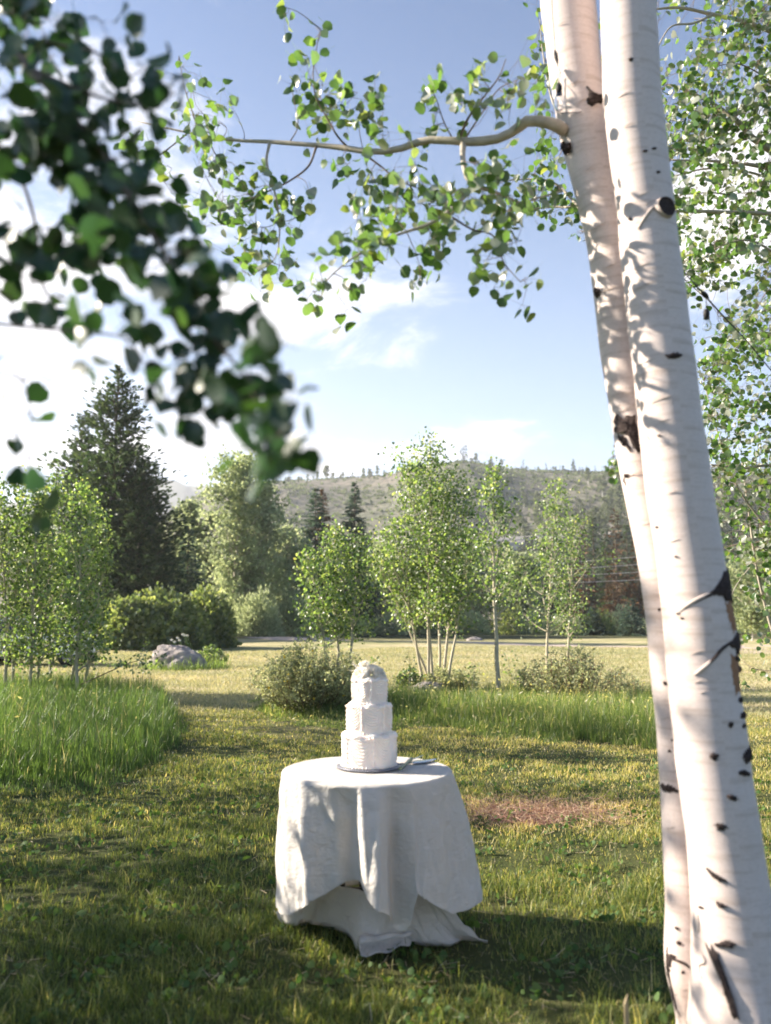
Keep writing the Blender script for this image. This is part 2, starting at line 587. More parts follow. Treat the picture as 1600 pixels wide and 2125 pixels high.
def simple(name, base, rough=0.6, spec=0.4, metallic=0.0, nscale=None, namt=0.25, bump=0.0, bscale=60):
    m, nt, out = newmat(name)
    geo = nt.node('ShaderNodeNewGeometry')
    b = base
    if nscale:
        v = nt.noise(geo.outputs['Position'], nscale, 5)
        b = nt.mix(v, tuple(c_ * (1 - namt) for c_ in base), tuple(min(1, c_ * (1 + namt)) for c_ in base))
    nrm = None
    if bump:
        nrm = nt.bump(nt.noise(geo.outputs['Position'], bscale, 5), bump, 0.01)
    nt.l.new(principled(nt, b, rough, spec, nrm, metallic), out.inputs[0])
    return m


# big aspen bark: white with horizontal lenticels; coordinates around and along the trunk
def bark_mat(name, tint=(0.645, 0.545, 0.505), dark_base=0.25):
    m, nt, out = newmat(name)
    uvn = nt.node('ShaderNodeUVMap', uv_map='UVMap')
    uv = uvn.outputs[0]
    geo = nt.node('ShaderNodeNewGeometry')
    pos = geo.outputs['Position']
    n1 = nt.noise(nt.mapping(uv, (2.5, 40, 1)), 1.0, 5, 0.6)
    n2 = nt.noise(nt.mapping(uv, (7, 190, 1)), 1.0, 3, 0.6)
    n3 = nt.noise(nt.mapping(uv, (1.2, 2.4, 1)), 1.0, 3, 0.5)
    n4 = nt.noise(nt.mapping(uv, (60, 260, 1)), 1.0, 4, 0.7)
    basec = nt.mix(n3, tuple(c_ * 0.93 for c_ in tint), tuple(min(0.8, c_ * 1.06) for c_ in tint))
    basec = nt.mix(nt.math('MULTIPLY', nt.step(n1, 0.48, 0.70), 0.65), basec, (0.44, 0.34, 0.28))
    basec = nt.mix(nt.math('MULTIPLY', nt.step(n4, 0.48, 0.72), 0.5), basec, (0.37, 0.29, 0.24))
    lent = nt.math('MULTIPLY', nt.step(n2, 0.66, 0.74), nt.step(n3, 0.42, 0.62))
    basec = nt.mix(nt.math('MULTIPLY', lent, 0.5), basec, (0.28, 0.23, 0.19))
    # fine black flecks, more of them near the ground
    sepn = nt.node('ShaderNodeSeparateXYZ')
    nt.put(sepn.inputs[0], pos)
    low = nt.math('SUBTRACT', 1.0, nt.step(sepn.outputs[2], 0.0, dark_base))
    sp = nt.noise(nt.mapping(uv, (26, 30, 1)), 1.0, 5, 0.75)
    low2 = nt.math('SUBTRACT', 1.0, nt.step(sepn.outputs[2], 0.1, 1.2))
    fl = nt.math('ADD', nt.step(sp, 0.74, 0.80), 0, clamp=True)
    fl = nt.math('MULTIPLY', fl, nt.math('ADD', 0.12, nt.math('MULTIPLY', low2, 0.6)), clamp=True)
    basec = nt.mix(fl, basec, (0.07, 0.055, 0.05))
    cr = nt.math('MULTIPLY', low, nt.step(nt.noise(nt.mapping(uv, (9, 7, 1)), 1.0, 6, 0.7), 0.46, 0.62))
    basec = nt.mix(nt.math('MULTIPLY', cr, 0.9), basec, (0.06, 0.05, 0.05))
    st = nt.math('MULTIPLY', nt.step(nt.noise(nt.mapping(uv, (5, 1.6, 1)), 1.0, 5, 0.65), 0.42, 0.7), nt.math('SUBTRACT', 1.0, nt.step(sepn.outputs[2], 0.05, 0.9)))
    basec = nt.mix(nt.math('MULTIPLY', st, 0.55), basec, (0.36, 0.27, 0.21))
    h = nt.math('ADD', nt.math('MULTIPLY', n1, 0.6), nt.math('ADD', nt.math('MULTIPLY', n2, 0.35), nt.math('MULTIPLY', n4, 0.2)))
    nrm = nt.bump(h, 0.45, 0.005)
    nt.l.new(principled(nt, basec, 0.62, 0.3, nrm), out.inputs[0])
    return m


M_bark = bark_mat('aspen_bark')
M_bark_small = simple('young_aspen_bark', (0.42, 0.37, 0.27), 0.7, 0.3, nscale=14, namt=0.35)
M_limb = simple('limb_bark', (0.40, 0.35, 0.28), 0.7, 0.3, nscale=30, namt=0.35, bump=0.3, bscale=90)
M_twig = simple('twig_bark', (0.16, 0.12, 0.09), 0.7, 0.3, nscale=20, namt=0.3)
M_conifer_bark = simple('conifer_bark', (0.11, 0.085, 0.065), 0.9, 0.1, nscale=3, namt=0.3)
M_white_trunk = simple('cottonwood_bark', (0.50, 0.47, 0.40), 0.8, 0.2, nscale=2, namt=0.25)
M_scar = simple('black_bark_scar', (0.06, 0.045, 0.042), 0.9, 0.15, nscale=90, namt=0.9, bump=1.0, bscale=130)
M_rust = simple('rusty_bark', (0.30, 0.16, 0.09), 0.8, 0.2, nscale=40, namt=0.5, bump=0.5, bscale=90)
M_crease = simple('bark_crease', (0.50, 0.42, 0.375), 0.7, 0.3, nscale=50, namt=0.3)
M_redstem = simple('reddish_stems', (0.20, 0.085, 0.06), 0.7, 0.2, nscale=12, namt=0.4)
M_stem = simple('brown_stems', (0.17, 0.13, 0.085), 0.75, 0.2, nscale=10, namt=0.3)
M_black = simple('black_metal', (0.02, 0.02, 0.022), 0.45, 0.4)
M_wire = simple('wire', (0.42, 0.40, 0.38), 0.5, 0.4)
M_rubber = simple('rubber', (0.02, 0.02, 0.02), 0.8, 0.2)
M_cord = simple('black_cord', (0.025, 0.022, 0.022), 0.6, 0.3)
M_steel = simple('steel', (0.55, 0.60, 0.66), 0.22, 0.5, metallic=0.9)
M_pewter = simple('pewter', (0.22, 0.22, 0.25), 0.4, 0.5, metallic=0.6)
M_paint = simple('white_car_paint', (0.72, 0.74, 0.78), 0.25, 0.5)
M_red = leaf_mat('reddish_dead_grass', [(0, (0.26, 0.15, 0.11)), (0.5, (0.42, 0.28, 0.20)), (1, (0.56, 0.43, 0.31))], (1.2, 1.0, .9), None, 0.25, 0.6, 0.2)
M_stub = simple('branch_collar', (0.50, 0.42, 0.38), 0.7, 0.2, nscale=60, namt=0.3, bump=.4, bscale=150)
M_soil = simple('bare_soil', (0.19, 0.10, 0.075), 0.95, 0.05, nscale=20, namt=0.4, bump=0.8, bscale=60)


def glass(name):
    m, nt, out = newmat(name)
    b = nt.node('ShaderNodeBsdfPrincipled')
    b.inputs['Base Color'].default_value = (1, 1, 1, 1)
    b.inputs['Roughness'].default_value = 0.03
    b.inputs['Transmission Weight'].default_value = 1.0
    b.inputs['IOR'].default_value = 1.45
    nt.l.new(b.outputs[0], out.inputs[0])
    return m


M_glass = glass('clear_glass')
M_carglass = simple('dark_car_glass', (0.03, 0.035, 0.045), 0.08, 0.6)


def rock_mat():
    m, nt, out = newmat('granite')
    geo = nt.node('ShaderNodeNewGeometry')
    p = geo.outputs['Position']
    a = nt.noise(p, 3.0, 6, 0.6)
    b = nt.noise(p, 26, 6, 0.7)
    c_ = nt.ramp(a, [(0.3, (0.19, 0.165, 0.155)), (0.5, (0.30, 0.265, 0.25)), (0.7, (0.42, 0.37, 0.33))])
    c_ = nt.mix(nt.step(b, 0.55, 0.66), c_, (0.16, 0.15, 0.13))
    nrm = nt.bump(nt.math('ADD', a, nt.math('MULTIPLY', b, 0.4)), 0.9, 0.06)
    nt.l.new(principled(nt, c_, 0.9, 0.2, nrm), out.inputs[0])
    return m


M_rock = rock_mat()


def ground_mat():
    m, nt, out = newmat('meadow_ground')
    geo = nt.node('ShaderNodeNewGeometry')
    p = geo.outputs['Position']
    sepn = nt.node('ShaderNodeSeparateXYZ')
    nt.put(sepn.inputs[0], p)
    Y = sepn.outputs[1]
    big = nt.noise(p, 0.16, 4, 0.6)
    mid = nt.noise(p, 1.3, 6, 0.65)
    fine = nt.noise(p, 22, 5, 0.75)
    streak = nt.noise(nt.mapping(p, (0.10, 1.4, 1)), 1.0, 4, 0.6)
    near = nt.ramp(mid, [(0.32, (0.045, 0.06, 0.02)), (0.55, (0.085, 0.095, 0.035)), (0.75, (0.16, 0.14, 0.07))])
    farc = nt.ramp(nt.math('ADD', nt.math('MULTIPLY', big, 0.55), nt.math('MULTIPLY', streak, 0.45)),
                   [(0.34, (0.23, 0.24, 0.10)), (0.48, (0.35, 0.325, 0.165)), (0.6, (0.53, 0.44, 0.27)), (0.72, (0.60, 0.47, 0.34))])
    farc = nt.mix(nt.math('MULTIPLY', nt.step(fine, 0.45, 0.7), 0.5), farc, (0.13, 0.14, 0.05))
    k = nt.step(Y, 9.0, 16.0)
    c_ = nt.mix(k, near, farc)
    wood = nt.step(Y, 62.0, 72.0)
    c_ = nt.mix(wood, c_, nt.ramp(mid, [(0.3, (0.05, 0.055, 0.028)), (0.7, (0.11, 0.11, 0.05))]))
    nrm = nt.bump(nt.math('ADD', fine, mid), 0.9, 0.05)
    nt.l.new(principled(nt, c_, 0.95, 0.1, nrm), out.inputs[0])
    return m


M_ground = ground_mat()


def hill_mat():
    m, nt, out = newmat('sage_hillside')
    geo = nt.node('ShaderNodeNewGeometry')
    p = geo.outputs['Position']
    a = nt.noise(p, 0.008, 5, 0.6)
    b = nt.noise(p, 0.16, 4, 0.7)
    e = nt.noise(p, 0.03, 5, 0.65)
    c_ = nt.ramp(a, [(0.35, (0.15, 0.155, 0.105)), (0.52, (0.19, 0.175, 0.135)), (0.68, (0.25, 0.205, 0.17))])
    c_ = nt.mix(nt.math('MULTIPLY', nt.step(b, 0.47, 0.60), 0.65), c_, (0.085, 0.09, 0.06))
    c_ = nt.mix(nt.math('MULTIPLY', nt.step(e, 0.56, 0.66), 0.6), c_, (0.09, 0.10, 0.065))
    nrm = nt.bump(b, 1.0, 3.0)
    nt.l.new(principled(nt, c_, 0.95, 0.05, nrm), out.inputs[0])
    return m


M_hill = hill_mat()
M_mountain = simple('far_mountain', (0.12, 0.13, 0.11), 0.95, 0.05, nscale=0.004, namt=0.4)
M_road = simple('dirt_road', (0.46, 0.37, 0.31), 0.95, 0.1, nscale=1.5, namt=0.15, bump=0.4, bscale=12)
M_cut = simple('road_cut', (0.40, 0.36, 0.31), 0.95, 0.1, nscale=0.06, namt=0.3)


def cloth_mat():
    m, nt, out = newmat('ivory_linen')
    uv = nt.node('ShaderNodeUVMap', uv_map='UVMap').outputs[0]
    geo = nt.node('ShaderNodeNewGeometry')
    p = geo.outputs['Position']
    wv = nt.noise(nt.mapping(uv, (900, 120, 1)), 1.0, 3, 0.6)
    wh = nt.noise(nt.mapping(uv, (120, 900, 1)), 1.0, 3, 0.6)
    cr = nt.noise(p, 14, 6, 0.62, 1.2)
    cr2 = nt.noise(nt.mapping(p, (9, 9, 30)), 1.0, 4, 0.6, 0.8)
    weave = nt.math('ADD', wv, wh)
    c_ = nt.mix(nt.step(weave, 0.8, 1.25), (0.84, 0.785, 0.725), (0.885, 0.84, 0.785))
    h = nt.math('ADD', nt.math('MULTIPLY', weave, 0.10), nt.math('ADD', cr, nt.math('MULTIPLY', cr2, 0.5)))
    nrm = nt.bump(h, 1.0, 0.020)
    s1 = principled(nt, c_, 0.85, 0.15, nrm, Sheen_Weight=0.15)
    t = nt.node('ShaderNodeBsdfTranslucent')
    nt.put(t.inputs[0], c_)
    mx = nt.node('ShaderNodeMixShader')
    mx.inputs[0].default_value = 0.32
    nt.l.new(s1, mx.inputs[1])
    nt.l.new(t.outputs[0], mx.inputs[2])
    nt.l.new(mx.outputs[0], out.inputs[0])
    return m


M_cloth = cloth_mat()


def icing_mat():
    m, nt, out = newmat('ivory_buttercream')
    geo = nt.node('ShaderNodeNewGeometry')
    p = geo.outputs['Position']
    h = nt.noise(p, 55, 5, 0.6)
    h2 = nt.noise(p, 260, 3, 0.6)
    nrm = nt.bump(nt.math('ADD', h, nt.math('MULTIPLY', h2, 0.4)), 0.35, 0.003)
    c_ = nt.mix(h, (0.84, 0.74, 0.66), (0.88, 0.80, 0.73))
    s1 = principled(nt, c_, 0.55, 0.35, nrm, Subsurface_Weight=0.35, Subsurface_Radius=(0.02, 0.012, 0.008), Subsurface_Scale=0.5)
    nt.l.new(s1, out.inputs[0])
    return m


M_icing = icing_mat()


def petal_mat():
    m, nt, out = newmat('cream_petal')
    geo = nt.node('ShaderNodeNewGeometry')
    a = nt.node('ShaderNodeAttribute', attribute_name='rnd')
    c_ = nt.ramp(a.outputs['Fac'], [(0, (0.84, 0.72, 0.54)), (0.5, (0.88, 0.81, 0.68)), (1, (0.90, 0.86, 0.78))])
    p = principled(nt, c_, 0.7, 0.2)
    t = nt.node('ShaderNodeBsdfTranslucent')
    nt.put(t.inputs[0], c_)
    mx = nt.node('ShaderNodeMixShader')
    mx.inputs[0].default_value = 0.4
    nt.l.new(p, mx.inputs[1])
    nt.l.new(t.outputs[0], mx.inputs[2])
    nt.l.new(mx.outputs[0], out.inputs[0])
    return m


M_petal = petal_mat()


def handle_mat():
    m, nt, out = newmat('green_patterned_handle')
    geo = nt.node('ShaderNodeNewGeometry')
    v = nt.node('ShaderNodeTexVoronoi')
    nt.put(v.inputs['Vector'], geo.outputs['Position'])
    v.inputs['Scale'].default_value = 110
    c_ = nt.ramp(v.outputs['Distance'], [(0.0, (0.62, 0.58, 0.40)), (0.35, (0.18, 0.24, 0.10)), (0.6, (0.035, 0.06, 0.045))])
    nt.l.new(principled(nt, c_, 0.35, 0.5), out.inputs[0])
    return m


M_handle = handle_mat()


# ================================================================== SETTING
def structure(name, geo, mat, smooth=True, origin=(0, 0, 0)):
    return part(name, geo, mat, None, smooth, kind='structure', origin=origin)


# ground sheet: fine near the camera, coarse far away
def axis(lo, hi, near, step0, grow):
    pts = [0.0]
    s = step0
    while pts[-1] < hi:
        pts.append(pts[-1] + s)
        if pts[-1] > near:
            s *= grow
    neg = [0.0]
    s = step0
    while neg[-1] > lo:
        neg.append(neg[-1] - s)
        if neg[-1] < -near * 0.6:
            s *= grow
    return np.array(sorted(set(neg + pts)))


xs, ys = axis(-6000, 6000, 14, 0.16, 1.14), axis(-60, 6000, 26, 0.16, 1.12)
X, Y = np.meshgrid(xs, ys)
Z = gh(X, Y)
g = Geo().add(np.stack([X, Y, Z], -1).reshape(-1, 3), grid_quads(len(xs), len(ys)))
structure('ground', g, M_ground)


# hillside across the valley
def interp(x, pts):
    pts = np.array(pts, float)
    return np.interp(x, pts[:, 0], pts[:, 1])


CREST = [(-500, 1180), (100, 1150), (250, 1110), (330, 1075), (390, 1035), (430, 1014), (500, 1005), (560, 1001), (700, 997), (820, 986), (880, 972), (930, 966), (980, 969),
         (1060, 978), (1200, 980), (1340, 984), (1600, 990), (1900, 985), (2300, 1010)]
VC = 650.0
kz = math.tan(PITCH)


def hillz(u, v):
    u = np.asarray(u, float)
    v = np.asarray(v, float)
    cpy = interp(u, CREST)
    b = -(cpy - CY) / F
    cz = CAMH + VC * (math.sin(PITCH) + math.cos(PITCH) * b) / (math.cos(PITCH) - math.sin(PITCH) * b)
    t = np.clip((v - 190) / (VC - 190), 0, 1.6)
    prof = np.where(t < 1, 0.55 * t + 0.45 * np.sin(t * np.pi / 2) ** 2, 1 - 0.25 * (t - 1) ** 1.2)
    x = (u - CX) / F * v
    P = np.stack([x, v, np.zeros_like(x)], -1)
    n = wob(P, 1 / 260.0, 4, 2) * 7 * np.clip(t * 2, 0, 1) * np.clip((1.02 - t) * 4, 0, 1)
    gul = np.abs(np.sin(x * 0.028 + 1.5 * np.sin(v * 0.01))) * 5 * np.clip(t * 2, 0, 1) * np.clip((0.97 - t) * 4, 0, 1)
    return cz * prof + n - gul - 0.5 * (1 - np.clip(t * 5, 0, 1))


us = np.linspace(-500, 2300, 260)
vs = np.concatenate([np.linspace(180, 650, 90), np.linspace(665, 900, 12)])
U, V = np.meshgrid(us, vs)
HZ = hillz(U, V)
g = Geo().add(np.stack([(U - CX) / F * V, V, HZ], -1).reshape(-1, 3), grid_quads(len(us), len(vs)))
structure('hillside', g, M_hill)

# far mountain
MT = [(-900, 1080), (-500, 1030), (-200, 1045), (-50, 1050), (60, 1030), (180, 1000), (260, 1005), (335, 988), (370, 993), (420, 996), (520, 1015), (700, 1040), (1000, 1090)]
us = np.linspace(-900, 1000, 90)
rows = []
for q, (v, f) in enumerate(((1700, 0.0), (1900, 0.55), (2000, 1.0), (2300, 0.6), (2500, 0.0))):
    cpy = interp(us, MT)
    b = -(cpy - CY) / F
    cz = 2000 * (math.sin(PITCH) + math.cos(PITCH) * b) / (math.cos(PITCH) - math.sin(PITCH) * b) + 3 * np.sin(us * .11) + 5 * np.sin(us * .043)
    rows.append(np.stack([(us - CX) / F * 2000, np.full_like(us, v), cz * f - 10], -1))
g = Geo().add(np.concatenate(rows), grid_quads(len(us), 5))
structure('mountain', g, M_mountain)


# highway cut into the foot of the hill: a pale level bench with a retaining bank
def hill_at_px(u, py):
    v = np.linspace(200, 640, 300)
    z = hillz(np.full_like(v, u), v)
    b = -(py - CY) / F
    zr = CAMH + v * (math.sin(PITCH) + math.cos(PITCH) * b) / (math.cos(PITCH) - math.sin(PITCH) * b)
    i = int(np.argmax(z > zr))
    return v[i], z[i]


rd = [(430, 1136), (560, 1133), (700, 1131), (800, 1131), (950, 1135), (1050, 1134), (1110, 1131), (1200, 1124), (1330, 1114), (1500, 1106), (1700, 1098)]
uu = np.linspace(430, 1700, 80)
pp = interp(uu, rd)
V0 = []
for u, p_ in zip(uu, pp):
    v, z = hill_at_px(u, p_)
    V0.append(((u - CX) / F * v, v, z))
V0 = np.array(V0)
V0[:, 1] = np.convolve(np.pad(V0[:, 1], 6, 'edge'), np.ones(13) / 13, 'valid')
V0[:, 2] = np.convolve(np.pad(V0[:, 2], 6, 'edge'), np.ones(13) / 13, 'valid')
rows = np.stack([V0 + (0, -9, -3.2), V0 + (0, -7, 0.6), V0 + (0, 3, 0.9), V0 + (0, 6, 4.2), V0 + (0, 16, 5.0)])
g = Geo().add(rows.reshape(-1, 3), grid_quads(80, 5))
structure('highway_cut', g, M_cut)
g = Geo()
rail = V0 + (0, -7.0, 1.5)
Vv, Qq, Tt = tube(rail, 0.28, 4)
g.add(Vv, Qq, Tt)
for q in range(0, 80, 1):
    box(g, V0[q] + (0, -7.0, 0.9), (0.3, 0.3, 1.4))
o = part('guard_rail', g, M_wire, None, origin=V0[40])
tag(o, 'thin pale guard rail along the highway bench across the hillside', 'guard rail')


# dirt road across the meadow
def ribbon(name, top, bottom, mat, n=60, lift=0.012):
    x0, x1 = top[0][0], top[-1][0]
    uu = np.linspace(x0, x1, n)
    rows = []
    for f in (0, 0.33, 0.66, 1.0):
        r = []
        for u in uu:
            py = interp(u, bottom) * (1 - f) + interp(u, top) * f
            p = ground(u, py)
            p[2] = gh(p[0], p[1]) + lift
            r.append(p)
        rows.append(r)
    g = Geo().add(np.array(rows).reshape(-1, 3), grid_quads(n, 4))
    return structure(name, g, mat)


ribbon('dirt_road', [(640, 1327.5), (900, 1331), (1050, 1334), (1200, 1336), (1450, 1339), (1600, 1340), (2000, 1344)],
       [(640, 1329.5), (900, 1333), (1050, 1337), (1200, 1341), (1450, 1349), (1600, 1356), (2000, 1370)], M_road)
ribbon('driveway', [(330, 1316), (470, 1321), (640, 1326)], [(330, 1320), (470, 1325), (560, 1329), (640, 1331)], M_road, lift=0.03)


# ================================================================== TREES
def branch_pts(p0, d, L, rg, bend=0.25, n=5):
    t = np.linspace(0, 1, n)[:, None]
    side = rg.normal(size=3) * 0.12 * L
    return p0 + d * L * t + np.array([0, 0, 1]) * bend * L * t ** 2 + side * np.sin(t * 3.1) * 0.5


def grow(base, top, Rad, cs, nb, nl, rg, up=0.55, prof='oval', clump=10, spread=0.16, r0=None, wob_=0.03, inner=0.25, sides=6, zcut=0.0):
    base, top = np.asarray(base, float), np.asarray(top, float)
    H = np.linalg.norm(top - base)
    n = 12
    t = np.linspace(0, 1, n)
    tr = base + (top - base) * t[:, None]
    off = np.cumsum(rg.normal(size=(n, 2)) * wob_ * H / n * 1.6, axis=0)
    off -= off[0] + (off[-1] - off[0]) * t[:, None]
    tr[:, :2] += off
    r0 = r0 or 0.012 * H
    gt = Geo()
    pth = np.vstack([tr[0] - (0, 0, 0.15), tr])
    Vv, Q, T = tube(pth, np.concatenate([[r0 * 1.2], r0 * (1 - 0.88 * t)]), 8)
    gt.add(Vv, Q, T)
    gl = Geo()
    cents, wts = [], []
    for i in range(nb):
        s = cs + (1 - cs) * ((i + rg.uniform(0.1, 0.9)) / nb)
        tp = (s - cs) / (1 - cs)
        p0 = np.array([np.interp(s, t, tr[:, k]) for k in range(3)])
        a = i * 2.4 + rg.uniform(-.6, .6)
        if prof == 'oval':
            pr = max(0.12, math.sin(math.pi * min(tp * 0.86 + 0.14, 1)) ** 0.8)
        elif prof == 'cone':
            pr = max(0.08, (1 - tp) ** 0.8)
        elif prof == 'column':
            pr = max(0.15, min(1, 2.6 * (1.02 - tp)) * (0.75 + 0.25 * math.sin(tp * 9 + a)))
        else:
            pr = max(0.1, (1 - tp ** 2.2))
        L = Rad * pr * rg.uniform(0.45, 1.3)
        d = unit(np.array([math.cos(a), math.sin(a), up * rg.uniform(.5, 1.5) * (1 + tp * .8)]))
        bp = branch_pts(p0, d, L, rg, 0.2)
        Vv, Q, T = tube(bp, np.linspace(max(0.006, r0 * (1 - s) * .5 + .004), 0.003 + r0 * .02, 5), 4, False)
        gl.add(Vv, Q, T)
        k = max(2, int(4 * L / Rad + 1))
        for q in range(k):
            f = inner + (1 - inner) * (q + rg.uniform(0, 1)) / k
            pb = bp[0] + (bp[-1] - bp[0]) * f
            pb[2] = np.interp(f, np.linspace(0, 1, 5), bp[:, 2])
            td = unit(d * .5 + rg.normal(size=3) * .7 + (0, 0, .25))
            tl = L * .32 * rg.uniform(.4, 1)
            tp_ = pb + td * tl
            gl.add(*tube(np.array([pb, (pb + tp_) / 2 + rg.normal(size=3) * tl * .06, tp_]), [.005 * H / 5, .004 * H / 5, .0025 * H / 5], 3, False)[:2])
            for e in (0.35, 0.7, 1.0):
                cents.append(pb + td * tl * e)
                wts.append(1.0)
    for q in range(6):
        cents.append(tr[-1] - (top - base) / H * rg.uniform(-.02, .12) * H)
        wts.append(.7)
    cents = np.array(cents)
    ncl = max(1, nl // clump)
    idx = rg.choice(len(cents), ncl, p=np.array(wts) / np.sum(wts))
    C_ = np.repeat(cents[idx], clump, axis=0)
    P = C_ + rg.normal(size=C_.shape) * spread * Rad * np.array([1, 1, .8])
    P = P[P[:, 2] > zcut]
    return gt, gl, P, tr


def make_tree(name, label, cat, base, top, Rad, cs, nb, nl, leafsize, proto, mat, bark, limb, seed, group=None, hang=.5, **kw):
    rg = np.random.default_rng(seed)
    gt, gl, P, tr = grow(base, top, Rad, cs, nb, nl, rg, **kw)
    e = empty(name, base, label, cat, group)
    part('trunk', gt, bark, e)
    part('limbs', gl, limb, e, kind='stuff')
    D, N = frames(len(P), rg, hang)
    g = Geo()
    rn = rg.random(len(P))
    rn = np.clip(rn * .94 + .35 * np.clip((P[:, 2] - base[2]) / max(1e-3, top[2] - base[2]) - .8, 0, 1), 0, 1)
    add_leaves(g, P, leafsize * rg.uniform(.65, 1.2, len(P)), D, N, proto, rn)
    part('crown', g, mat, e, smooth=True, kind='stuff')
    return e, tr


HEX = leaf_proto('hex')
CL = leaf_proto('clump')
NAR = leaf_proto('narrow')
SPR = leaf_proto('spray')


def gpos(px, py_hint, Y, z=None):
    """ground point at depth Y on the vertical line through px"""
    p = at(px, py_hint, Y)
    return np.array([p[0], Y, gh(p[0], Y)])


AS = 'young aspens standing in the meadow'


def aspen(px, pyb, Y, tx, ty, Rad, cs, nb, nl, label, seed, **kw):
    Rad, nl = Rad * 1.25, int(nl * 1.12)
    b = gpos(px, pyb, Y)
    dY = kw.pop('dY', 0.0)
    t = at(tx, ty, Y + dY)
    return make_tree('aspen_tree', label, 'tree', b, t, Rad, cs, nb, nl, kw.pop('ls', .058), HEX, M_leaf_mid, M_bark_small, M_bark_small, seed, AS,
                     r0=kw.pop('r0', .035), clump=7, up=.85, spread=kw.pop('spread', .17), **kw)


# tall clump right behind the cake
aspen(893, 1438, 16.6, 893, 918, .80, .26, 42, 3100, 'tallest central stem of the aspen clump behind the cake', 21, prof='column')
aspen(905, 1436, 16.9, 850, 965, .62, .30, 30, 2100, 'aspen stem leaning left to a high tip in the clump behind the cake', 22, prof='column', dY=.2)
aspen(918, 1440, 16.4, 948, 985, .66, .24, 32, 2300, 'aspen stem at the upper right of the clump behind the cake', 23, prof='oval')
aspen(884, 1432, 17.1, 815, 1100, .62, .36, 26, 1500, 'lower left stem of the aspen clump, leaning over the field', 24)
aspen(926, 1442, 16.2, 975, 1110, .55, .38, 24, 1300, 'low right hand stem of the aspen clump behind the cake', 25)
aspen(900, 1436, 17.3, 775, 1150, .52, .45, 20, 1000, 'short aspen stem arching left out of the clump behind the cake', 26)
aspen(911, 1434, 17.4, 905, 1030, .6, .3, 26, 1500, 'aspen stem at the back of the clump behind the cake', 27)
# three thin stems left of it
aspen(690, 1440, 15.4, 640, 1150, .50, .34, 24, 1200, 'left stem of the small aspen trio rising from the yellow flowered bush', 31, prof='cone', spread=.22)
aspen(704, 1440, 15.7, 694, 1098, .52, .30, 26, 1500, 'middle stem of the small aspen trio rising from the yellow flowered bush', 32, prof='cone', spread=.22)
aspen(722, 1440, 15.5, 742, 1118, .56, .36, 24, 1300, 'right stem of the small aspen trio rising from the yellow flowered bush', 33, prof='cone', spread=.22)
# single stem and the pair to the right
aspen(1035, 1447, 14.8, 1022, 968, .60, .34, 30, 1500, 'slim single aspen with bare lower trunk beside the grey rock', 41, r0=.045, prof='cone')
aspen(1133, 1410, 18.5, 1155, 1008, .80, .24, 36, 1900, 'bushy aspen behind the reddish stemmed shrub', 42, prof='cone')
aspen(1178, 1408, 19.0, 1192, 1075, .72, .26, 26, 1200, 'shorter aspen just behind the bushy one by the reddish stemmed shrub', 43)
# dense grove on the left
for q, (bx, Yb, tx, ty, rad, nl, lab) in enumerate([
        (12, 15.2, -8, 1005, .62, 1700, 'aspen stem at the very left edge of the left grove'),
        (24, 15.8, 45, 990, .60, 1700, 'twin aspen stem second from the left edge of the grove'),
        (62, 15.0, 82, 1015, .62, 1900, 'aspen with forked base in the middle of the left grove'),
        (75, 16.4, 122, 978, .60, 1800, 'tall aspen with yellowing tip in the left grove'),
        (102, 17.0, 100, 1060, .55, 1200, 'half hidden aspen at the back of the left grove'),
        (160, 14.8, 168, 1012, .58, 2000, 'front aspen with dark shaded trunk at the right of the left grove'),
        (142, 16.4, 196, 1055, .50, 1300, 'slender aspen behind the front trunk of the left grove'),
        (170, 16.0, 222, 1120, .42, 800, 'short aspen at the right end of the left grove'),
        (-45, 15.6, -60, 985, .66, 1500, 'aspen just outside the left edge beside the grove'),
        (-110, 16.5, -120, 1000, .66, 1200, 'outermost aspen beyond the left edge of the grove')]):
    aspen(bx, 1440, Yb, tx, ty, rad, .13, 38, int(nl * 1.15), lab, 50 + q, prof='column')


# ------------------------------------------------------------------ background trees
def bigtree(px, Y, ty, Rad, label, seed, mat=None, leaf=.30, nl=5200, cs=.12, nb=70, prof='oval', bark=None, tx=None, name='cottonwood_tree', cat='tree', group=None, pyb=1315, **kw):
    b = gpos(px, pyb, Y)
    t = at(px if tx is None else tx, ty, Y)
    leaf, nl = leaf * .85, int(nl * .9)
    return make_tree(name, label, cat, b, t, Rad, cs, nb, nl, leaf, kw.pop('proto', CL), mat or M_cotton, bark or M_white_trunk, M_limb, seed, group,
                     clump=14, spread=kw.pop('spread', .13), inner=.1, **kw)


BGT = 'leafy trees along the far edge of the meadow'
bigtree(478, 78, 958, 4.6, 'tall grey green cottonwood with pale trunks behind the bushes', 71, group=BGT, nl=6800, leaf=.34, nb=90, tx=505)
bigtree(415, 82, 1050, 3.3, 'slender pale cottonwood beside the big pine', 72, group=BGT, leaf=.32, tx=392)
bigtree(545, 80, 1010, 3.4, 'cottonwood joined to the right of the tallest one', 73, group=BGT, leaf=.32, nl=4200)
bigtree(590, 84, 1105, 3.2, 'lower dark cottonwood left of the first spruce', 74, group=BGT, leaf=.32)
bigtree(360, 70, 1130, 3.0, 'low rounded tree at the foot of the big pine', 75, group=BGT, leaf=.3, nl=3000)
bigtree(800, 96, 1140, 3.8, 'broad green tree half hidden behind the aspen clump', 76, group=BGT, leaf=.34, nl=4200)
bigtree(880, 100, 1150, 3.6, 'green tree directly behind the tall aspen clump', 77, group=BGT, leaf=.34, nl=3600)
bigtree(970, 98, 1150, 4.0, 'round green tree between aspen clump and slim aspen', 78, group=BGT, leaf=.34, nl=4000)
bigtree(1085, 94, 1165, 3.6, 'soft green tree behind the bushy aspen pair', 79, group=BGT, leaf=.34, nl=3600)
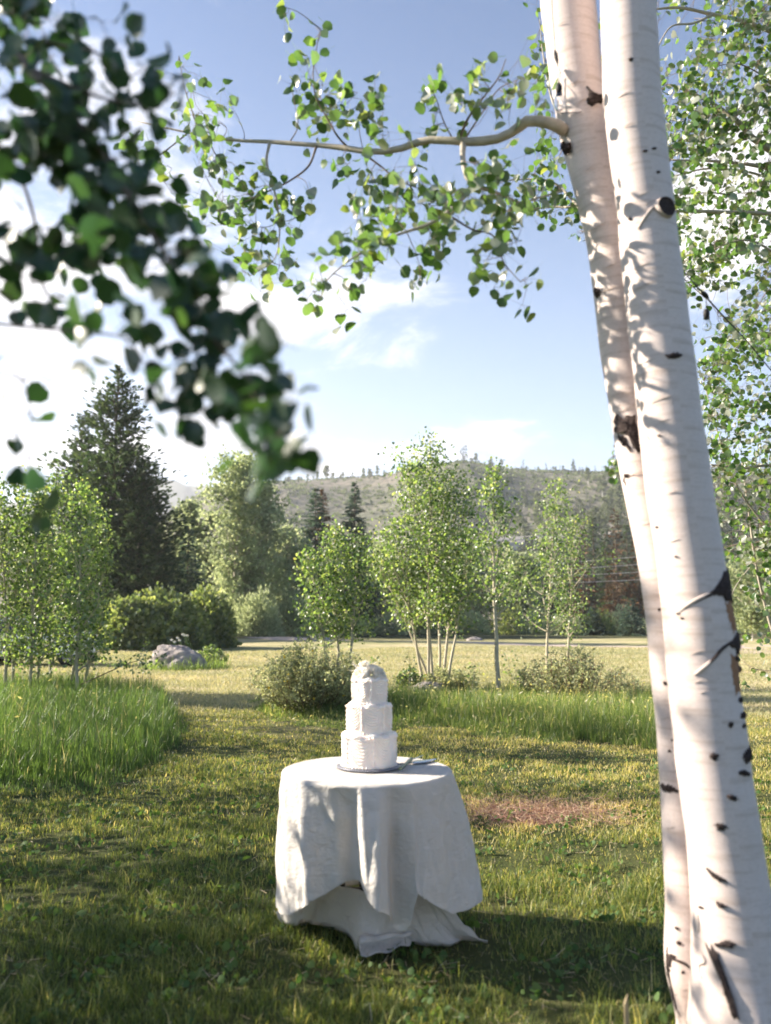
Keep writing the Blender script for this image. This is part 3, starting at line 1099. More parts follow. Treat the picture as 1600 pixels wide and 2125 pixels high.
bigtree(650, 92, 1165, 3.2, 'dark leafy tree below the two spruces', 80, group=BGT, leaf=.34, nl=3600)
bigtree(725, 94, 1175, 3.2, 'low leafy tree under the blue green spruce', 81, group=BGT, leaf=.34, nl=3400)
bigtree(1560, 60, 1165, 2.6, 'grey green tree seen past the right edge of the big trunk', 82, group=BGT, leaf=.26, nl=3600)
bigtree(1680, 66, 1100, 3.6, 'leafy tree beyond the right edge of the meadow', 83, group=BGT, leaf=.3, nl=3000)
bigtree(-60, 80, 1080, 4.5, 'leafy tree behind the left grove', 84, group=BGT, leaf=.34, nl=3400)
bigtree(60, 86, 1120, 4.0, 'lower leafy tree behind the left grove', 85, group=BGT, leaf=.34, nl=3000)
bigtree(-260, 80, 1060, 5, 'large leafy tree far beyond the left grove', 86, group=BGT, leaf=.36, nl=3000)


def conifer_geo(H, Rad, rg, start=.06, step=.035, droop=.18, dens=1.0, ragged=.25, spray=.45, pine=False, zpow=.85, gap=0):
    gt, gs, gb = Geo(), Geo(), Geo()
    P, S, D, N = [], [], [], []
    pth = np.array([[0, 0, -.3], [0, 0, H * .5], [0, 0, H]])
    gt.add(*tube(pth, [H * .016, H * .009, .02], 7))
    z = start * H
    while z < H * .99:
        f = z / H
        rr = Rad * (1 - f) ** zpow
        if pine:
            rr = Rad * (.86 + .16 * math.sin(f * 19 + Rad)) * min(1, (1 - f) * 1.75 + .05) ** .9
        n = max(3, int((5 + 4 * (1 - f)) * dens))
        for k in range(n):
            a = rg.uniform(0, 6.28)
            L = max(.15, rr * rg.uniform(1 - ragged * 1.6, 1 + ragged * .5))
            up = (.55 * f + .05 if pine else .35 * f - droop) + rg.normal() * .07
            d = np.array([math.cos(a), math.sin(a), up])
            bz = z + rg.uniform(-.5, .5) * step * H
            p0 = np.array([0, 0, bz])
            tip = p0 + d * L
            mid = p0 + d * L * .5 + (0, 0, (-.04 if pine else .05) * L)
            gb.add(*tube(np.array([p0, mid, tip]), [.035 * H / 20, .025 * H / 20, .01], 3, False)[:2])
            m = max(3, int(L / spray * 3.2 * dens))
            for q in range(m):
                s_ = (.25 if pine else .12) + (.9 if pine else .93) * (q + rg.uniform(0, 1)) / m
                c_ = p0 * (1 - s_) + tip * s_ + rg.normal(size=3) * (.13 if pine else .06) * L * .5
                da = a + rg.choice([-1, 1]) * rg.uniform(.25, 1.0)
                P.append(c_)
                D.append([math.cos(da), math.sin(da), rg.uniform(.05, .9) if pine else rg.uniform(-.45, .15)])
                S.append(spray * rg.uniform(.6, 1.25) * (1 - .35 * f))
        z += step * H * rg.uniform(.7, 1.2) * (1 - .35 * f)
    P, D, S = np.array(P), unit(np.array(D)), np.array(S)
    if gap:
        kp = wob(P + H, 1 / (H * .16), 2, 5) + .35 * rg.normal(size=len(P)) > gap
        P, D, S = P[kp], D[kp], S[kp]
    Nn = rg.normal(size=P.shape) * .5 + (0, 0, 1)
    Nn = unit(Nn - D * (Nn * D).sum(1, keepdims=True))
    return gt, gb, (P, S, D, Nn)


def make_conifer(name, label, px, Y, ty, Rad, seed, mat, group=None, pyb=1315, base=None, **kw):
    rg = np.random.default_rng(seed)
    b = gpos(px, pyb, Y) if base is None else base
    H = at(px, ty, Y)[2] - b[2]
    gt, gb, (P, S, D, N) = conifer_geo(H, Rad, rg, **kw)
    for gg in (gt, gb):
        gg.V = [v + b for v in gg.V]
    e = empty(name, b, label, 'tree', group)
    part('trunk', gt, M_conifer_bark, e)
    part('branches', gb, M_conifer_bark, e, kind='stuff')
    g = Geo()
    add_leaves(g, P + b, S, D, N, SPR, rg.random(len(P)))
    Xs = np.cross(D, N)
    add_leaves(g, P + b, S * .9, unit(D + Xs * .5), unit(N + Xs), SPR, rg.random(len(P)))
    part('needles', g, mat, e, kind='stuff')
    return e


# big double topped pine on the left
make_conifer('pine_tree', 'very tall dark pine rising above the bushes, highest tree in the distance', 222, 62, 762, 4.5, 101, M_pine, pine=True, step=.022, dens=2.1, spray=.62, ragged=.3, droop=0, gap=-.28)
make_conifer('pine_tree', 'shorter dark pine leaning against the left side of the tallest pine', 150, 63, 860, 3.0, 102, M_pine, pine=True, step=.026, dens=1.8, spray=.6, ragged=.35, droop=0, gap=-.28)
make_conifer('pine_tree', 'broad dark pine filling the right foot of the tallest pine', 285, 61, 960, 3.6, 103, M_pine, pine=True, step=.03, dens=2.0, spray=.6, ragged=.3, droop=0, gap=-.28)
make_conifer('spruce_tree', 'dark green spruce standing against the hill, left of the browning one', 652, 88, 1008, 4.2, 104, M_spruce, dens=1.7, spray=.6)
make_conifer('spruce_tree', 'rust brown topped spruce between two green ones', 668, 90, 1012, 3.0, 105, M_spruce_brown, dens=1.5, spray=.55)
make_conifer('spruce_tree', 'blue green pointed spruce right of the browning one', 735, 90, 1000, 3.7, 106, M_spruce, dens=1.9, spray=.6, ragged=.2)
make_conifer('spruce_tree', 'small dark spruce at the right foot of the big pine', 385, 66, 1090, 2.4, 107, M_spruce, dens=1.2, spray=.5)
# dark wood behind the meadow on the right
CW = 'dark conifers in the wood at the far side of the meadow'
rgx = np.random.default_rng(77)
woods = [(1000, 118, 1150, 0), (1045, 122, 1128, 0), (1085, 126, 1150, 1), (1110, 112, 1180, 0), (1130, 122, 1140, 0), (1162, 120, 1150, 0), (1190, 116, 1120, 0), (1215, 112, 1090, 1), (1238, 118, 1062, 0),
         (1262, 110, 1098, 0), (1285, 106, 1055, 1), (1308, 114, 1088, 0), (1330, 108, 1100, 1), (1352, 112, 1060, 0), (1385, 116, 1080, 0), (1420, 110, 1070, 1), (1470, 116, 1085, 0),
         (1530, 106, 1100, 0), (1575, 110, 1120, 1), (1620, 104, 1090, 0), (940, 120, 1160, 0), (905, 124, 1165, 1), (860, 120, 1160, 0), (760, 112, 1170, 0), (1700, 106, 1080, 0), (1790, 108, 1070, 0)]
WL = ['dark green', 'browning']
nth = ['first', 'second', 'third', 'fourth', 'fifth', 'sixth', 'seventh', 'eighth', 'ninth', 'tenth', 'eleventh', 'twelfth', 'thirteenth', 'fourteenth', 'fifteenth', 'sixteenth', 'seventeenth', 'eighteenth', 'nineteenth', 'twentieth']
cnt = [0, 0]
for q, (px, Y, ty, br) in enumerate(sorted(woods)):
    lab = '%s spruce of the far dark wood, %s of its colour from the left' % (WL[br], nth[cnt[br]])
    cnt[br] += 1
    make_conifer('spruce_tree', lab, px, Y, ty, rgx.uniform(2.3, 3.3), 200 + q, M_spruce_brown if br else M_pine, CW, dens=.95, spray=.75, step=.042, ragged=.3)
for q, (px, Y, ty, rad, lab) in enumerate([(1231, 84, 1258, 1.5, 'small pale blue spruce at the edge of the meadow, left of two'), (1312, 82, 1242, 1.7, 'small pale blue spruce by the big trunk, right of two'),
                                           (1275, 98, 1190, 2.3, 'brown middle height spruce between the two small pale ones'), (1180, 88, 1290, 1.1, 'tiny spruce at the meadow edge behind the bushy aspen')]):
    make_conifer('spruce_tree', lab, px, Y, ty, rad, 240 + q, M_spruce_brown if q == 2 else M_spruce, None, dens=1.2, spray=.42, step=.045)


# bushes
def bush(name, label, px, Y, wpx, hpx, seed, mat, nl=9000, leaf=.22, proto=None, pyb=None, group=None, stems=M_stem, nst=26, depth=.8, lump=.22, stem_up=1.0, cat='bush', lo=.12, hang=-.2, shell=.35):
    rg = np.random.default_rng(seed)
    b = gpos(px, pyb or 1330, Y)
    k = Y / F * 1.0
    A, Hh = wpx * k / 2, hpx * k
    n = nl
    th = rg.uniform(0, 2 * np.pi, n)
    ph = np.arccos(rg.uniform(-.15, 1, n))
    rad = 1 - np.abs(rg.normal(size=n)) * shell
    dirs = np.stack([np.sin(ph) * np.cos(th), np.sin(ph) * np.sin(th), np.cos(ph)], -1)
    lum = 1 + lump * wob(dirs * 1.3 + seed, 1.1, 3, seed % 5)
    P = dirs * (rad * lum)[:, None] * np.array([A, A * depth, Hh]) + b
    P[:, 2] = np.maximum(P[:, 2], b[2] + lo * Hh * rg.random(n))
    e = empty(name, b, label, cat, group)
    gs = Geo()
    for q in range(nst):
        a = rg.uniform(0, 6.28)
        f = rg.uniform(.3, .95)
        tip = b + np.array([math.cos(a) * A * f * .9, math.sin(a) * A * depth * f * .9, Hh * rg.uniform(.5, .95) * math.sqrt(max(.05, 1 - f * f * .8))])
        m_ = b + (tip - b) * .5 + (0, 0, .1 * Hh)
        gs.add(*tube(np.array([b + (tip - b) * (.06, .06, 0), m_, tip]), [.012 * Hh + .004, .008 * Hh + .003, .002], 4, False)[:2])
    part('stems', gs, stems, e, kind='stuff')
    D = unit((P - b) * (1, 1, 1.2) + rg.normal(size=P.shape) * A * .6 + (0, 0, -hang * A))
    N = rg.normal(size=P.shape)
    N = unit(N - D * (N * D).sum(1, keepdims=True))
    g = Geo()
    add_leaves(g, P, leaf * rg.uniform(.6, 1.3, n), D, N, proto or NAR, rg.random(n))
    part('foliage', g, mat, e, kind='stuff')
    return e, b, A, Hh


BB = 'big leafy bushes at the far side of the meadow'
bush('willow_bush', 'big rounded bush with sunlit yellow green top, left of the row', 275, 44, 150, 110, 301, M_willow, 9000, .20, HEX, group=BB)
bush('willow_bush', 'widest rounded bush in the middle of the dark row', 345, 45, 170, 118, 302, M_willow, 11000, .20, HEX, group=BB)
bush('willow_bush', 'rounded bush at the right end of the dark row by the driveway', 425, 47, 130, 110, 303, M_willow, 8500, .20, HEX, group=BB)
bush('willow_bush', 'bush behind the left aspen grove, start of the dark row', 200, 46, 130, 95, 304, M_willow, 7000, .20, HEX, group=BB)
bush('willow_bush', 'low bush far left behind the grove', 80, 46, 150, 90, 305, M_willow, 6000, .20, HEX, group=BB)
bush('willow_bush', 'soft grey green willow bush right of the driveway bend', 530, 72, 100, 92, 306, M_cotton, 7000, .34, NAR, group=BB, pyb=1322)
bush('willow_bush', 'narrow grey green willow bush behind the driveway', 478, 76, 70, 80, 307, M_cotton, 4500, .34, NAR, group=BB, pyb=1322)
bush('willow_bush', 'dark bush under the dark cottonwoods', 605, 78, 90, 90, 308, M_cotton, 5000, .34, NAR, group=BB, pyb=1322)
# undergrowth along the foot of the far wood: separate bushes
for q, px in enumerate(range(680, 1700, 62)):
    bush('undergrowth_bush', 'low dark bush at the foot of the far wood, %s from the left' % nth[q], px + rgx.uniform(-12, 12), rgx.uniform(84, 92), rgx.uniform(70, 100), rgx.uniform(30, 62), 320 + q, M_cotton if q % 3 else M_willow,
         1600, .40, NAR, group='low bushes along the foot of the far wood', nst=6, pyb=1318)


# hill trees: prototypes, then copies with shared meshes
def hill_proto(kind, seed):
    rg = np.random.default_rng(seed)
    if kind == 'spruce':
        gt, gb, (P, S, D, N) = conifer_geo(10, 1.9, rg, step=.09, dens=.55, spray=1.5, ragged=.35)
        g = Geo()
        add_leaves(g, P, S, D, N, SPR, rg.random(len(P)))
        return mesh_data('trunk', gt, M_conifer_bark), mesh_data('needles', g, M_far)
    gt, gl, P, tr = grow((0, 0, 0), (0, 0, 10), 2.0, .3, 12, 110, rg, clump=5, spread=.25, r0=.16)
    g = Geo()
    D, N = frames(len(P), rg)
    add_leaves(g, P, np.full(len(P), .85), D, N, CL, rg.random(len(P)))
    return mesh_data('trunk', gt, M_white_trunk), mesh_data('crown', g, M_far_aspen)


protos = {'spruce': [hill_proto('spruce', s) for s in (1, 2, 3)], 'aspen': [hill_proto('aspen', s) for s in (4, 5, 6)]}


def hill_tree(kind, u, v, h, label, group, rg):
    tm, cm = protos[kind][rg.integers(3)]
    z = float(hillz(u, v)) - .3
    e = bpy.data.objects.new('hill_' + kind, None)
    e.location = ((u - CX) / F * v, v, z)
    s = h / 10
    e.scale = (s * rg.uniform(.8, 1.25), s * rg.uniform(.8, 1.25), s)
    e.rotation_euler = (0, 0, rg.uniform(0, 6.28))
    col.objects.link(e)
    tag(e, label, 'tree', group)
    for nm, me in (('trunk', tm), ('needles' if kind == 'spruce' else 'crown', cm)):
        c = bpy.data.objects.new(nm, me)
        c.parent = e
        col.objects.link(c)


rg = np.random.default_rng(404)
u = 545.0
while u < 1700:
    dens_ = 1.0 if (u < 800 or u > 900) else .7
    hill_tree('spruce' if rg.random() < (.35 if u < 800 else .7) else 'aspen', u, rg.uniform(640, 662), 4 + rg.exponential(1.0) * 2.6, 'small tree on the skyline of the hill', 'trees along the crest of the hill', rg)
    u += rg.exponential(1.0) ** 1.5 * 3.6 / dens_ + 1.4
n = 0
while n < 270:
    u = rg.uniform(980, 1720)
    v = rg.uniform(330, 560)
    lim = np.interp(u, [980, 1100, 1250, 1700], [390, 430, 510, 560])
    if v > lim * rg.uniform(.86, 1.08) or 318 < v < 350:
        continue
    hill_tree('aspen' if rg.random() < .6 else 'spruce', u, v, rg.uniform(8, 14), 'tree in the thin wood on the lower right slope of the hill', 'trees on the lower slope of the hill', rg)
    n += 1
n = 0
while n < 60:
    u = rg.uniform(480, 1000)
    v = rg.uniform(230, 330)
    hill_tree('aspen' if rg.random() < .5 else 'spruce', u, v, rg.uniform(6, 11), 'tree on the foot of the hill below the highway', 'trees at the foot of the hill', rg)
    n += 1
# sagebrush and scrub speckling the slope: nobody could count it
n = 9000
uu = rg.uniform(330, 1750, n)
vv = 250 + 400 * rg.random(n) ** .8
xx = (uu - CX) / F * vv
mask = wob(np.stack([xx, vv, 0 * xx], -1), 1 / 130., 3, 6) + rg.normal(size=n) * .45 > .1
uu, vv, xx = uu[mask], vv[mask], xx[mask]
P = np.stack([xx, vv, hillz(uu, vv) + .4], -1)
D, N = frames(len(P), rg, -.8)
g = Geo()
add_leaves(g, P, rg.uniform(1.2, 3.2, len(P)), D, N, CL, rg.random(len(P)) * .8)
tag(part('sagebrush', g, M_far_aspen, None, kind='stuff', origin=(0, 400, 0)), 'grey green sagebrush scrub speckling the open hillside', 'scrub')
# continuous low fringe of wood along the crest
n = 1500
uu = rg.uniform(500, 1720, n)
keep = wob(np.stack([uu, 0 * uu, 0 * uu], -1), 1 / 160., 3, 2) + rg.normal(size=n) * .3 > -.25
uu = uu[keep]
vv = rg.uniform(640, 668, len(uu))
hh = rg.uniform(.6, 1.0, len(uu)) * (2.2 + 1.6 * np.clip(wob(np.stack([uu, 0 * uu, 0 * uu], -1), 1 / 60., 2, 3), -1, 1))
g = Geo()
for f in (.1, .45, .8):
    P = np.stack([(uu - CX) / F * vv + rg.normal(size=len(uu)) * .8, vv, hillz(uu, vv) + f * hh], -1)
    D, N = frames(len(P), rg, -.8)
    add_leaves(g, P, 2.1 - f * 1.1 + 0 * uu, D, N, CL, rg.random(len(P)))
tag(part('crest_wood', g, M_far, None, kind='stuff', origin=(60, 650, 30)), 'low fringe of scrubby wood running along the crest of the hill', 'forest')
# the rest of the lower wood
n = 1500
uu = rg.uniform(900, 1750, n)
vv = rg.uniform(215, 400, n)
xx = (uu - CX) / F * vv
keep = (vv < np.interp(uu, [900, 1100, 1750], [250, 300, 400]))
uu, vv, xx = uu[keep], vv[keep], xx[keep]
g = Geo()
P0 = np.stack([xx, vv, hillz(uu, vv)], -1)
for k in range(9):
    f = k / 8
    P = P0 + np.stack([rg.normal(size=len(P0)) * (1.5 - f), rg.normal(size=len(P0)) * (1.5 - f), np.full(len(P0), 1 + f * 9.)], -1)
    D, N = frames(len(P), rg, .6)
    add_leaves(g, P, np.full(len(P), 2.4 - 1.5 * f), D, N, CL, rg.random(len(P)))
tag(part('lower_forest', g, M_far, None, kind='stuff', origin=(60, 250, 0)), 'dense dark wood covering the foot of the hill', 'forest')


# ================================================================== THE TWO BIG ASPEN TRUNKS
def uv_tube_mesh(name, C, rad, sides, mat, parent, bulge=None, aspect=1.0):
    """closed trunk with uv in metres; C centres, rad radii"""
    C = np.asarray(C, float)
    n = len(C)
    L = np.concatenate([[0], np.cumsum(np.linalg.norm(np.diff(C, axis=0), axis=1))])
    a = np.linspace(0, 2 * np.pi, sides + 1)
    r = np.asarray(rad)[:, None] * np.ones((1, sides + 1))
    if bulge is not None:
        r = r * bulge(L, a)
    V = np.zeros((n, sides + 1, 3))
    V[..., 0] = C[:, 0:1] + r * np.sin(a)
    V[..., 1] = C[:, 1:2] - r * np.cos(a)
    V[..., 2] = C[:, 2:3]
    g = Geo().add(V.reshape(-1, 3), grid_quads(sides + 1, n))
    o = part(name, g, mat, parent)
    me = o.data
    uvl = me.uv_layers.new(name='UVMap')
    li = np.zeros(len(me.loops), int)
    me.loops.foreach_get('vertex_index', li)
    u = np.tile(a * 0.12, n)
    v = np.repeat(L, sides + 1)
    uvl.data.foreach_set('uv', np.stack([u[li], v[li]], -1).astype(np.float32).ravel())
    return o


class Trunk:
    """outline read from the photograph: rows of (py, left px, right px) at the trunk's own depth"""
    def __init__(s, rows, Yf, seed, extend):
        rows = np.array(rows, float)
        py = np.linspace(rows[0, 0], rows[-1, 0], 130)
        lf, rt = np.interp(py, rows[:, 0], rows[:, 1]), np.interp(py, rows[:, 0], rows[:, 2])
        k = np.ones(7) / 7
        lf, rt = np.convolve(np.pad(lf, 3, 'edge'), k, 'valid'), np.convolve(np.pad(rt, 3, 'edge'), k, 'valid')
        C, r = [], []
        for y_, l_, r_ in zip(py, lf, rt):
            Yd = Yf(y_)
            A, B = at(l_, y_, Yd), at(r_, y_, Yd)
            C.append((A + B) / 2)
            r.append(np.linalg.norm(B - A) / 2)
        C, r = np.array(C), np.array(r)
        o = np.argsort(C[:, 2])
        C, r = C[o], r[o]
        lo = C[0].copy()
        base = np.array([lo[0] + extend[0], lo[1], -.12])
        if base[2] < C[0, 2] - .02:
            t = np.linspace(0, 1, 14)[:-1, None]
            ext = base * (1 - t) + lo * t
            C = np.vstack([ext, C])
            r = np.concatenate([r[0] * (1 + extend[1] * (1 - t[:, 0]) ** 2), r])
        # above the frame the trunk goes on to its crown
        d = unit(C[-1] - C[-25])
        t = np.linspace(.05, 1, 20)[:, None]
        up = C[-1] + d * t * 3.6
        C = np.vstack([C, up])
        r = np.concatenate([r, r[-1] * (1 - .6 * t[:, 0])])
        s.C, s.r = C, r
        s.top = C[-1]

    def surf(s, px, py, lift=0.0):
        """point and normal on the side facing the camera"""
        d = ray(px, py)
        for _ in range(1):
            best = None
            for i in range(len(s.C)):
                t = s.C[i, 1] / d[1]
                q = np.array([0, 0, CAMH]) + d * t
                e = abs(q[2] - s.C[i, 2])
                if best is None or e < best[0]:
                    best = (e, i, q)
        e, i, q = best
        sx = np.clip((q[0] - s.C[i, 0]) / s.r[i], -.97, .97)
        n = np.array([sx, -math.sqrt(1 - sx * sx), 0])
        # intersect properly with the cylinder of that radius
        p = s.C[i] + n * s.r[i]
        t = p[1] / d[1]
        q = np.array([0, 0, CAMH]) + d * t
        sx = np.clip((q[0] - s.C[i, 0]) / s.r[i], -.97, .97)
        n = np.array([sx, -math.sqrt(1 - sx * sx), 0])
        p = s.C[i] + n * (s.r[i] + lift)
        p[2] = q[2]
        return p, n, i


RT = Trunk([(-20, 1247, 1359), (100, 1250, 1364), (200, 1254, 1369), (300, 1264, 1381), (400, 1279, 1394), (500, 1287, 1405), (600, 1298, 1417), (700, 1309, 1432), (800, 1319, 1446),
            (900, 1329, 1458), (1000, 1341, 1473), (1100, 1356, 1489), (1200, 1370, 1506), (1260, 1375, 1515), (1300, 1379, 1521), (1335, 1382, 1530), (1400, 1388, 1524), (1500, 1397, 1542),
            (1600, 1408, 1556), (1700, 1420, 1571), (1800, 1436, 1586), (1880, 1438, 1600), (1950, 1441, 1618), (2050, 1441, 1645), (2140, 1432, 1668)],
           lambda y_: 2.74 + .0 * y_, 1, (-.02, .25))
LT = Trunk([(-20, 1121, 1232), (100, 1134, 1243), (200, 1148, 1256), (300, 1167, 1272), (400, 1195, 1297), (500, 1218, 1318), (600, 1233, 1330), (700, 1243, 1340), (800, 1257, 1352),
            (860, 1268, 1362), (900, 1277, 1368), (960, 1281, 1374), (1000, 1293, 1385), (1100, 1313, 1404), (1200, 1331, 1420), (1300, 1343, 1432), (1400, 1352, 1442), (1500, 1364, 1455),
            (1600, 1369, 1460), (1700, 1374, 1466), (1800, 1380, 1472), (1900, 1384, 1474), (1975, 1379, 1474), (2040, 1384, 1474), (2090, 1400, 1476), (2120, 1412, 1478)],
           lambda y_: 2.99, 2, (.0, .1))

right_tree = empty('aspen_tree', (RT.C[13][0], RT.C[0][1], 0), 'thick white trunked aspen in front, with big black bark scars on its shaded side', 'tree', 'pair of big white trunked aspens')
left_tree = empty('aspen_tree', (LT.C[13][0], LT.C[0][1], 0), 'white trunked aspen leaning behind the thicker one, its long bare limb reaching over the cake', 'tree', 'pair of big white trunked aspens')


def bulge_r(L, a):
    Lm, am = L[:, None], a[None]
    z = Lm
    return 1 + .012 * np.sin(z * 9 + 2 * am) + .01 * np.sin(z * 21 + am) + .10 * np.exp(-(z / .28) ** 2) * np.cos(am * 5 + .6) ** 2


for T_, e_ in ((RT, right_tree), (LT, left_tree)):
    uv_tube_mesh('trunk', T_.C, T_.r, 72, M_bark, e_, bulge_r)


def blotch(T_, pts, name, mat, parent, lift=.004, rough=.35, seed=0, dome=.008):
    """irregular raised patch of bark on the trunk, its outline given in picture points"""
    pts = np.array(pts, float)
    n = 40
    E = np.vstack([pts, pts[:1]])
    seg = np.linalg.norm(np.diff(E, axis=0), axis=1)
    cs_ = np.concatenate([[0], np.cumsum(seg)])
    s_ = np.linspace(0, cs_[-1], n, endpoint=False)
    O = np.stack([np.interp(s_, cs_, E[:, 0]), np.interp(s_, cs_, E[:, 1])], -1)
    cen = O.mean(0)
    rg = np.random.default_rng(seed)
    jag = 1 + (rough + .15) * .45 * rg.normal(size=n)
    V = []
    rings = (1.0, .9, .6, .3)
    for k, f in enumerate(rings):
        for q in range(n):
            p2 = cen + (O[q] - cen) * f * (jag[q] if k < 2 else 1)
            p, nn, _ = T_.surf(p2[0], p2[1], -.002 if k == 0 else lift + dome * (1 - f) ** .5 * rg.uniform(.4, 1.2))
            V.append(p)
    p, nn, _ = T_.surf(cen[0], cen[1], lift + dome * .7)
    V.append(p)
    Q = grid_quads(n, len(rings), True)
    base = (len(rings) - 1) * n
    T = [(base + q, base + (q + 1) % n, len(V) - 1) for q in range(n)]
    g = Geo().add(V, Q, T, rnd=.3)
    return part(name, g, mat, parent)


def ell(cx, cy_, rx, ry, ang=0, n=14):
    a = np.linspace(0, 2 * np.pi, n, endpoint=False)
    x, y = rx * np.cos(a), ry * np.sin(a)
    return [(cx + x_ * math.cos(ang) - y_ * math.sin(ang), cy_ + x_ * math.sin(ang) + y_ * math.cos(ang)) for x_, y_ in zip(x, y)]


def crease(T_, pts, parent, r=.0035, mat=None, name='bark_ridge'):
    P = np.array([T_.surf(x, y, .001)[0] for x, y in smooth_path(np.array([(x, y, 0) for x, y in pts]), 14)[:, :2]])
    n = len(P)
    rr = r * np.sin(np.linspace(.15, np.pi - .15, n)) ** .7
    g = Geo().add(*tube(P, rr, 6))
    return part(name, g, mat or M_crease, parent)


# sawn branch stubs and knots
def stub(T_, px, py, rpx, depth_out, parent, tilt=(0, 0, .1), name='branch_stub'):
    p, n, i = T_.surf(px, py, 0)
    r = rpx / F * np.linalg.norm(p)
    d = unit(n + np.array(tilt))
    A = unit(np.cross(d, (0, 0, 1)))
    B = np.cross(A, d)
    g = Geo()
    a = np.linspace(0, 2 * np.pi, 28, endpoint=False)
    prof = [(r * 1.15, -.02), (r * 1.1, -.004), (r * 1.04, depth_out * .7), (r * 1.0, depth_out)]
    V = []
    for rr, h in prof:
        for q in a:
            V.append(p + d * h + (A * math.cos(q) + B * math.sin(q)) * rr * (1 + .05 * math.sin(3 * q + 1)))
    g.add(V, grid_quads(28, 4, True))
    o = part(name, g, M_stub, parent)
    V = []
    for rr, h in ((r * .99, depth_out - .001), (r * .86, depth_out - .003), (r * .6, depth_out - .006), (r * .3, depth_out - .005)):
        for q in a:
            V.append(p + d * (h + .0015 * math.sin(q * 5 + rr * 300)) + (A * math.cos(q) + B * math.sin(q)) * rr)
    V.append(p + d * (depth_out - .005))
    g = Geo().add(V, grid_quads(28, 4, True), [(84 + q, 84 + (q + 1) % 28, 112) for q in range(28)])
    part('cut_face', g, M_scar, o)
    return o


stub(RT, 1376, 436, 15, .014, right_tree, (.0, 0, .05))
crease(RT, [(1326, 472), (1338, 452), (1352, 434), (1366, 424)], right_tree, .006)
blotch(RT, ell(1396, 740, 15, 6), 'bark_knot', M_scar, right_tree, seed=1)
for q, (x, y, a_, b_) in enumerate([(1483, 1571, 9, 8), (1545, 1562, 9, 17), (1538, 1601, 9, 6), (1517, 1654, 9, 6), (1499, 1717, 12, 8), (1512, 1502, 4, 6), (1534, 1482, 6, 8), (1536, 1504, 4, 5),
                                     (1529, 1450, 5, 6), (1372, 901, 4, 2), (1371, 1091, 4, 3), (1408, 1154, 3, 2), (1414, 1273, 4, 2), (1421, 1283, 4, 2), (1363, 362, 4, 3), (1311, 447, 3, 3), (1467, 1895, 4, 3),
                                     (1531, 1388, 6, 8), (1521, 1366, 5, 5), (1310, 122, 4, 4), (1355, 312, 4, 2), (1338, 314, 5, 2)]):
    blotch(RT, ell(x, y, a_, b_, .2), 'bark_knot', M_scar, right_tree, .002, seed=10 + q, dome=.004 if a_ < 6 else .008)
# the two large torn scars with their long creases
blotch(RT, [(1462, 1234), (1480, 1222), (1500, 1182), (1509, 1186), (1512, 1222), (1512, 1246), (1500, 1250), (1490, 1234), (1476, 1238)], 'bark_scar', M_scar, right_tree, .003, .15, 41)
blotch(RT, [(1497, 1248), (1511, 1246), (1519, 1290), (1523, 1312), (1515, 1320), (1505, 1296)], 'rusty_patch', M_rust, right_tree, .001, .2, 42, .003)
blotch(RT, [(1506, 1338), (1518, 1314), (1531, 1308), (1533, 1330), (1528, 1358), (1516, 1352)], 'bark_scar', M_scar, right_tree, .003, .15, 43)
blotch(RT, [(1510, 1360), (1524, 1356), (1526, 1400), (1530, 1440), (1520, 1444), (1512, 1400)], 'rusty_patch', M_rust, right_tree, .001, .25, 44, .003)
crease(RT, [(1414, 1272), (1428, 1258), (1445, 1246), (1462, 1236), (1480, 1226)], right_tree, .007)
crease(RT, [(1440, 1254), (1460, 1240), (1478, 1228), (1500, 1186)], right_tree, .006, M_scar)
crease(RT, [(1444, 1402), (1462, 1386), (1476, 1370)], right_tree, .007)
crease(RT, [(1462, 1388), (1480, 1366), (1494, 1346), (1512, 1330), (1530, 1312)], right_tree, .006, M_scar)
blotch(RT, [(1476, 1806), (1488, 1816), (1508, 1826), (1512, 1834), (1498, 1834), (1482, 1824)], 'bark_knot', M_scar, right_tree, .004, .2, 45)
blotch(RT, [(1494, 1876), (1506, 1880), (1514, 1884), (1504, 1890), (1496, 1886)], 'bark_knot', M_scar, right_tree, .004, .2, 46)
blotch(RT, [(1490, 1968), (1502, 1962), (1512, 1958), (1528, 1962), (1522, 1972), (1510, 1972), (1500, 1976)], 'bark_scar', M_scar, right_tree, .004, .35, 47)
blotch(RT, [(1484, 1990), (1496, 1988), (1506, 2010), (1518, 2050), (1532, 2100), (1538, 2128), (1530, 2128), (1516, 2080), (1502, 2030), (1492, 2002)], 'bark_scar', M_scar, right_tree, .003, .3, 48)
for pts, r_ in [([(1470, 1990), (1478, 2012), (1466, 2024), (1474, 2050)], .004), ([(1438, 1898), (1452, 1924), (1466, 1952)], .004), ([(1500, 1994), (1514, 2040), (1530, 2090), (1540, 2125)], .005)]:
    crease(RT, pts, right_tree, r_, M_scar if r_ > .0045 else M_crease)
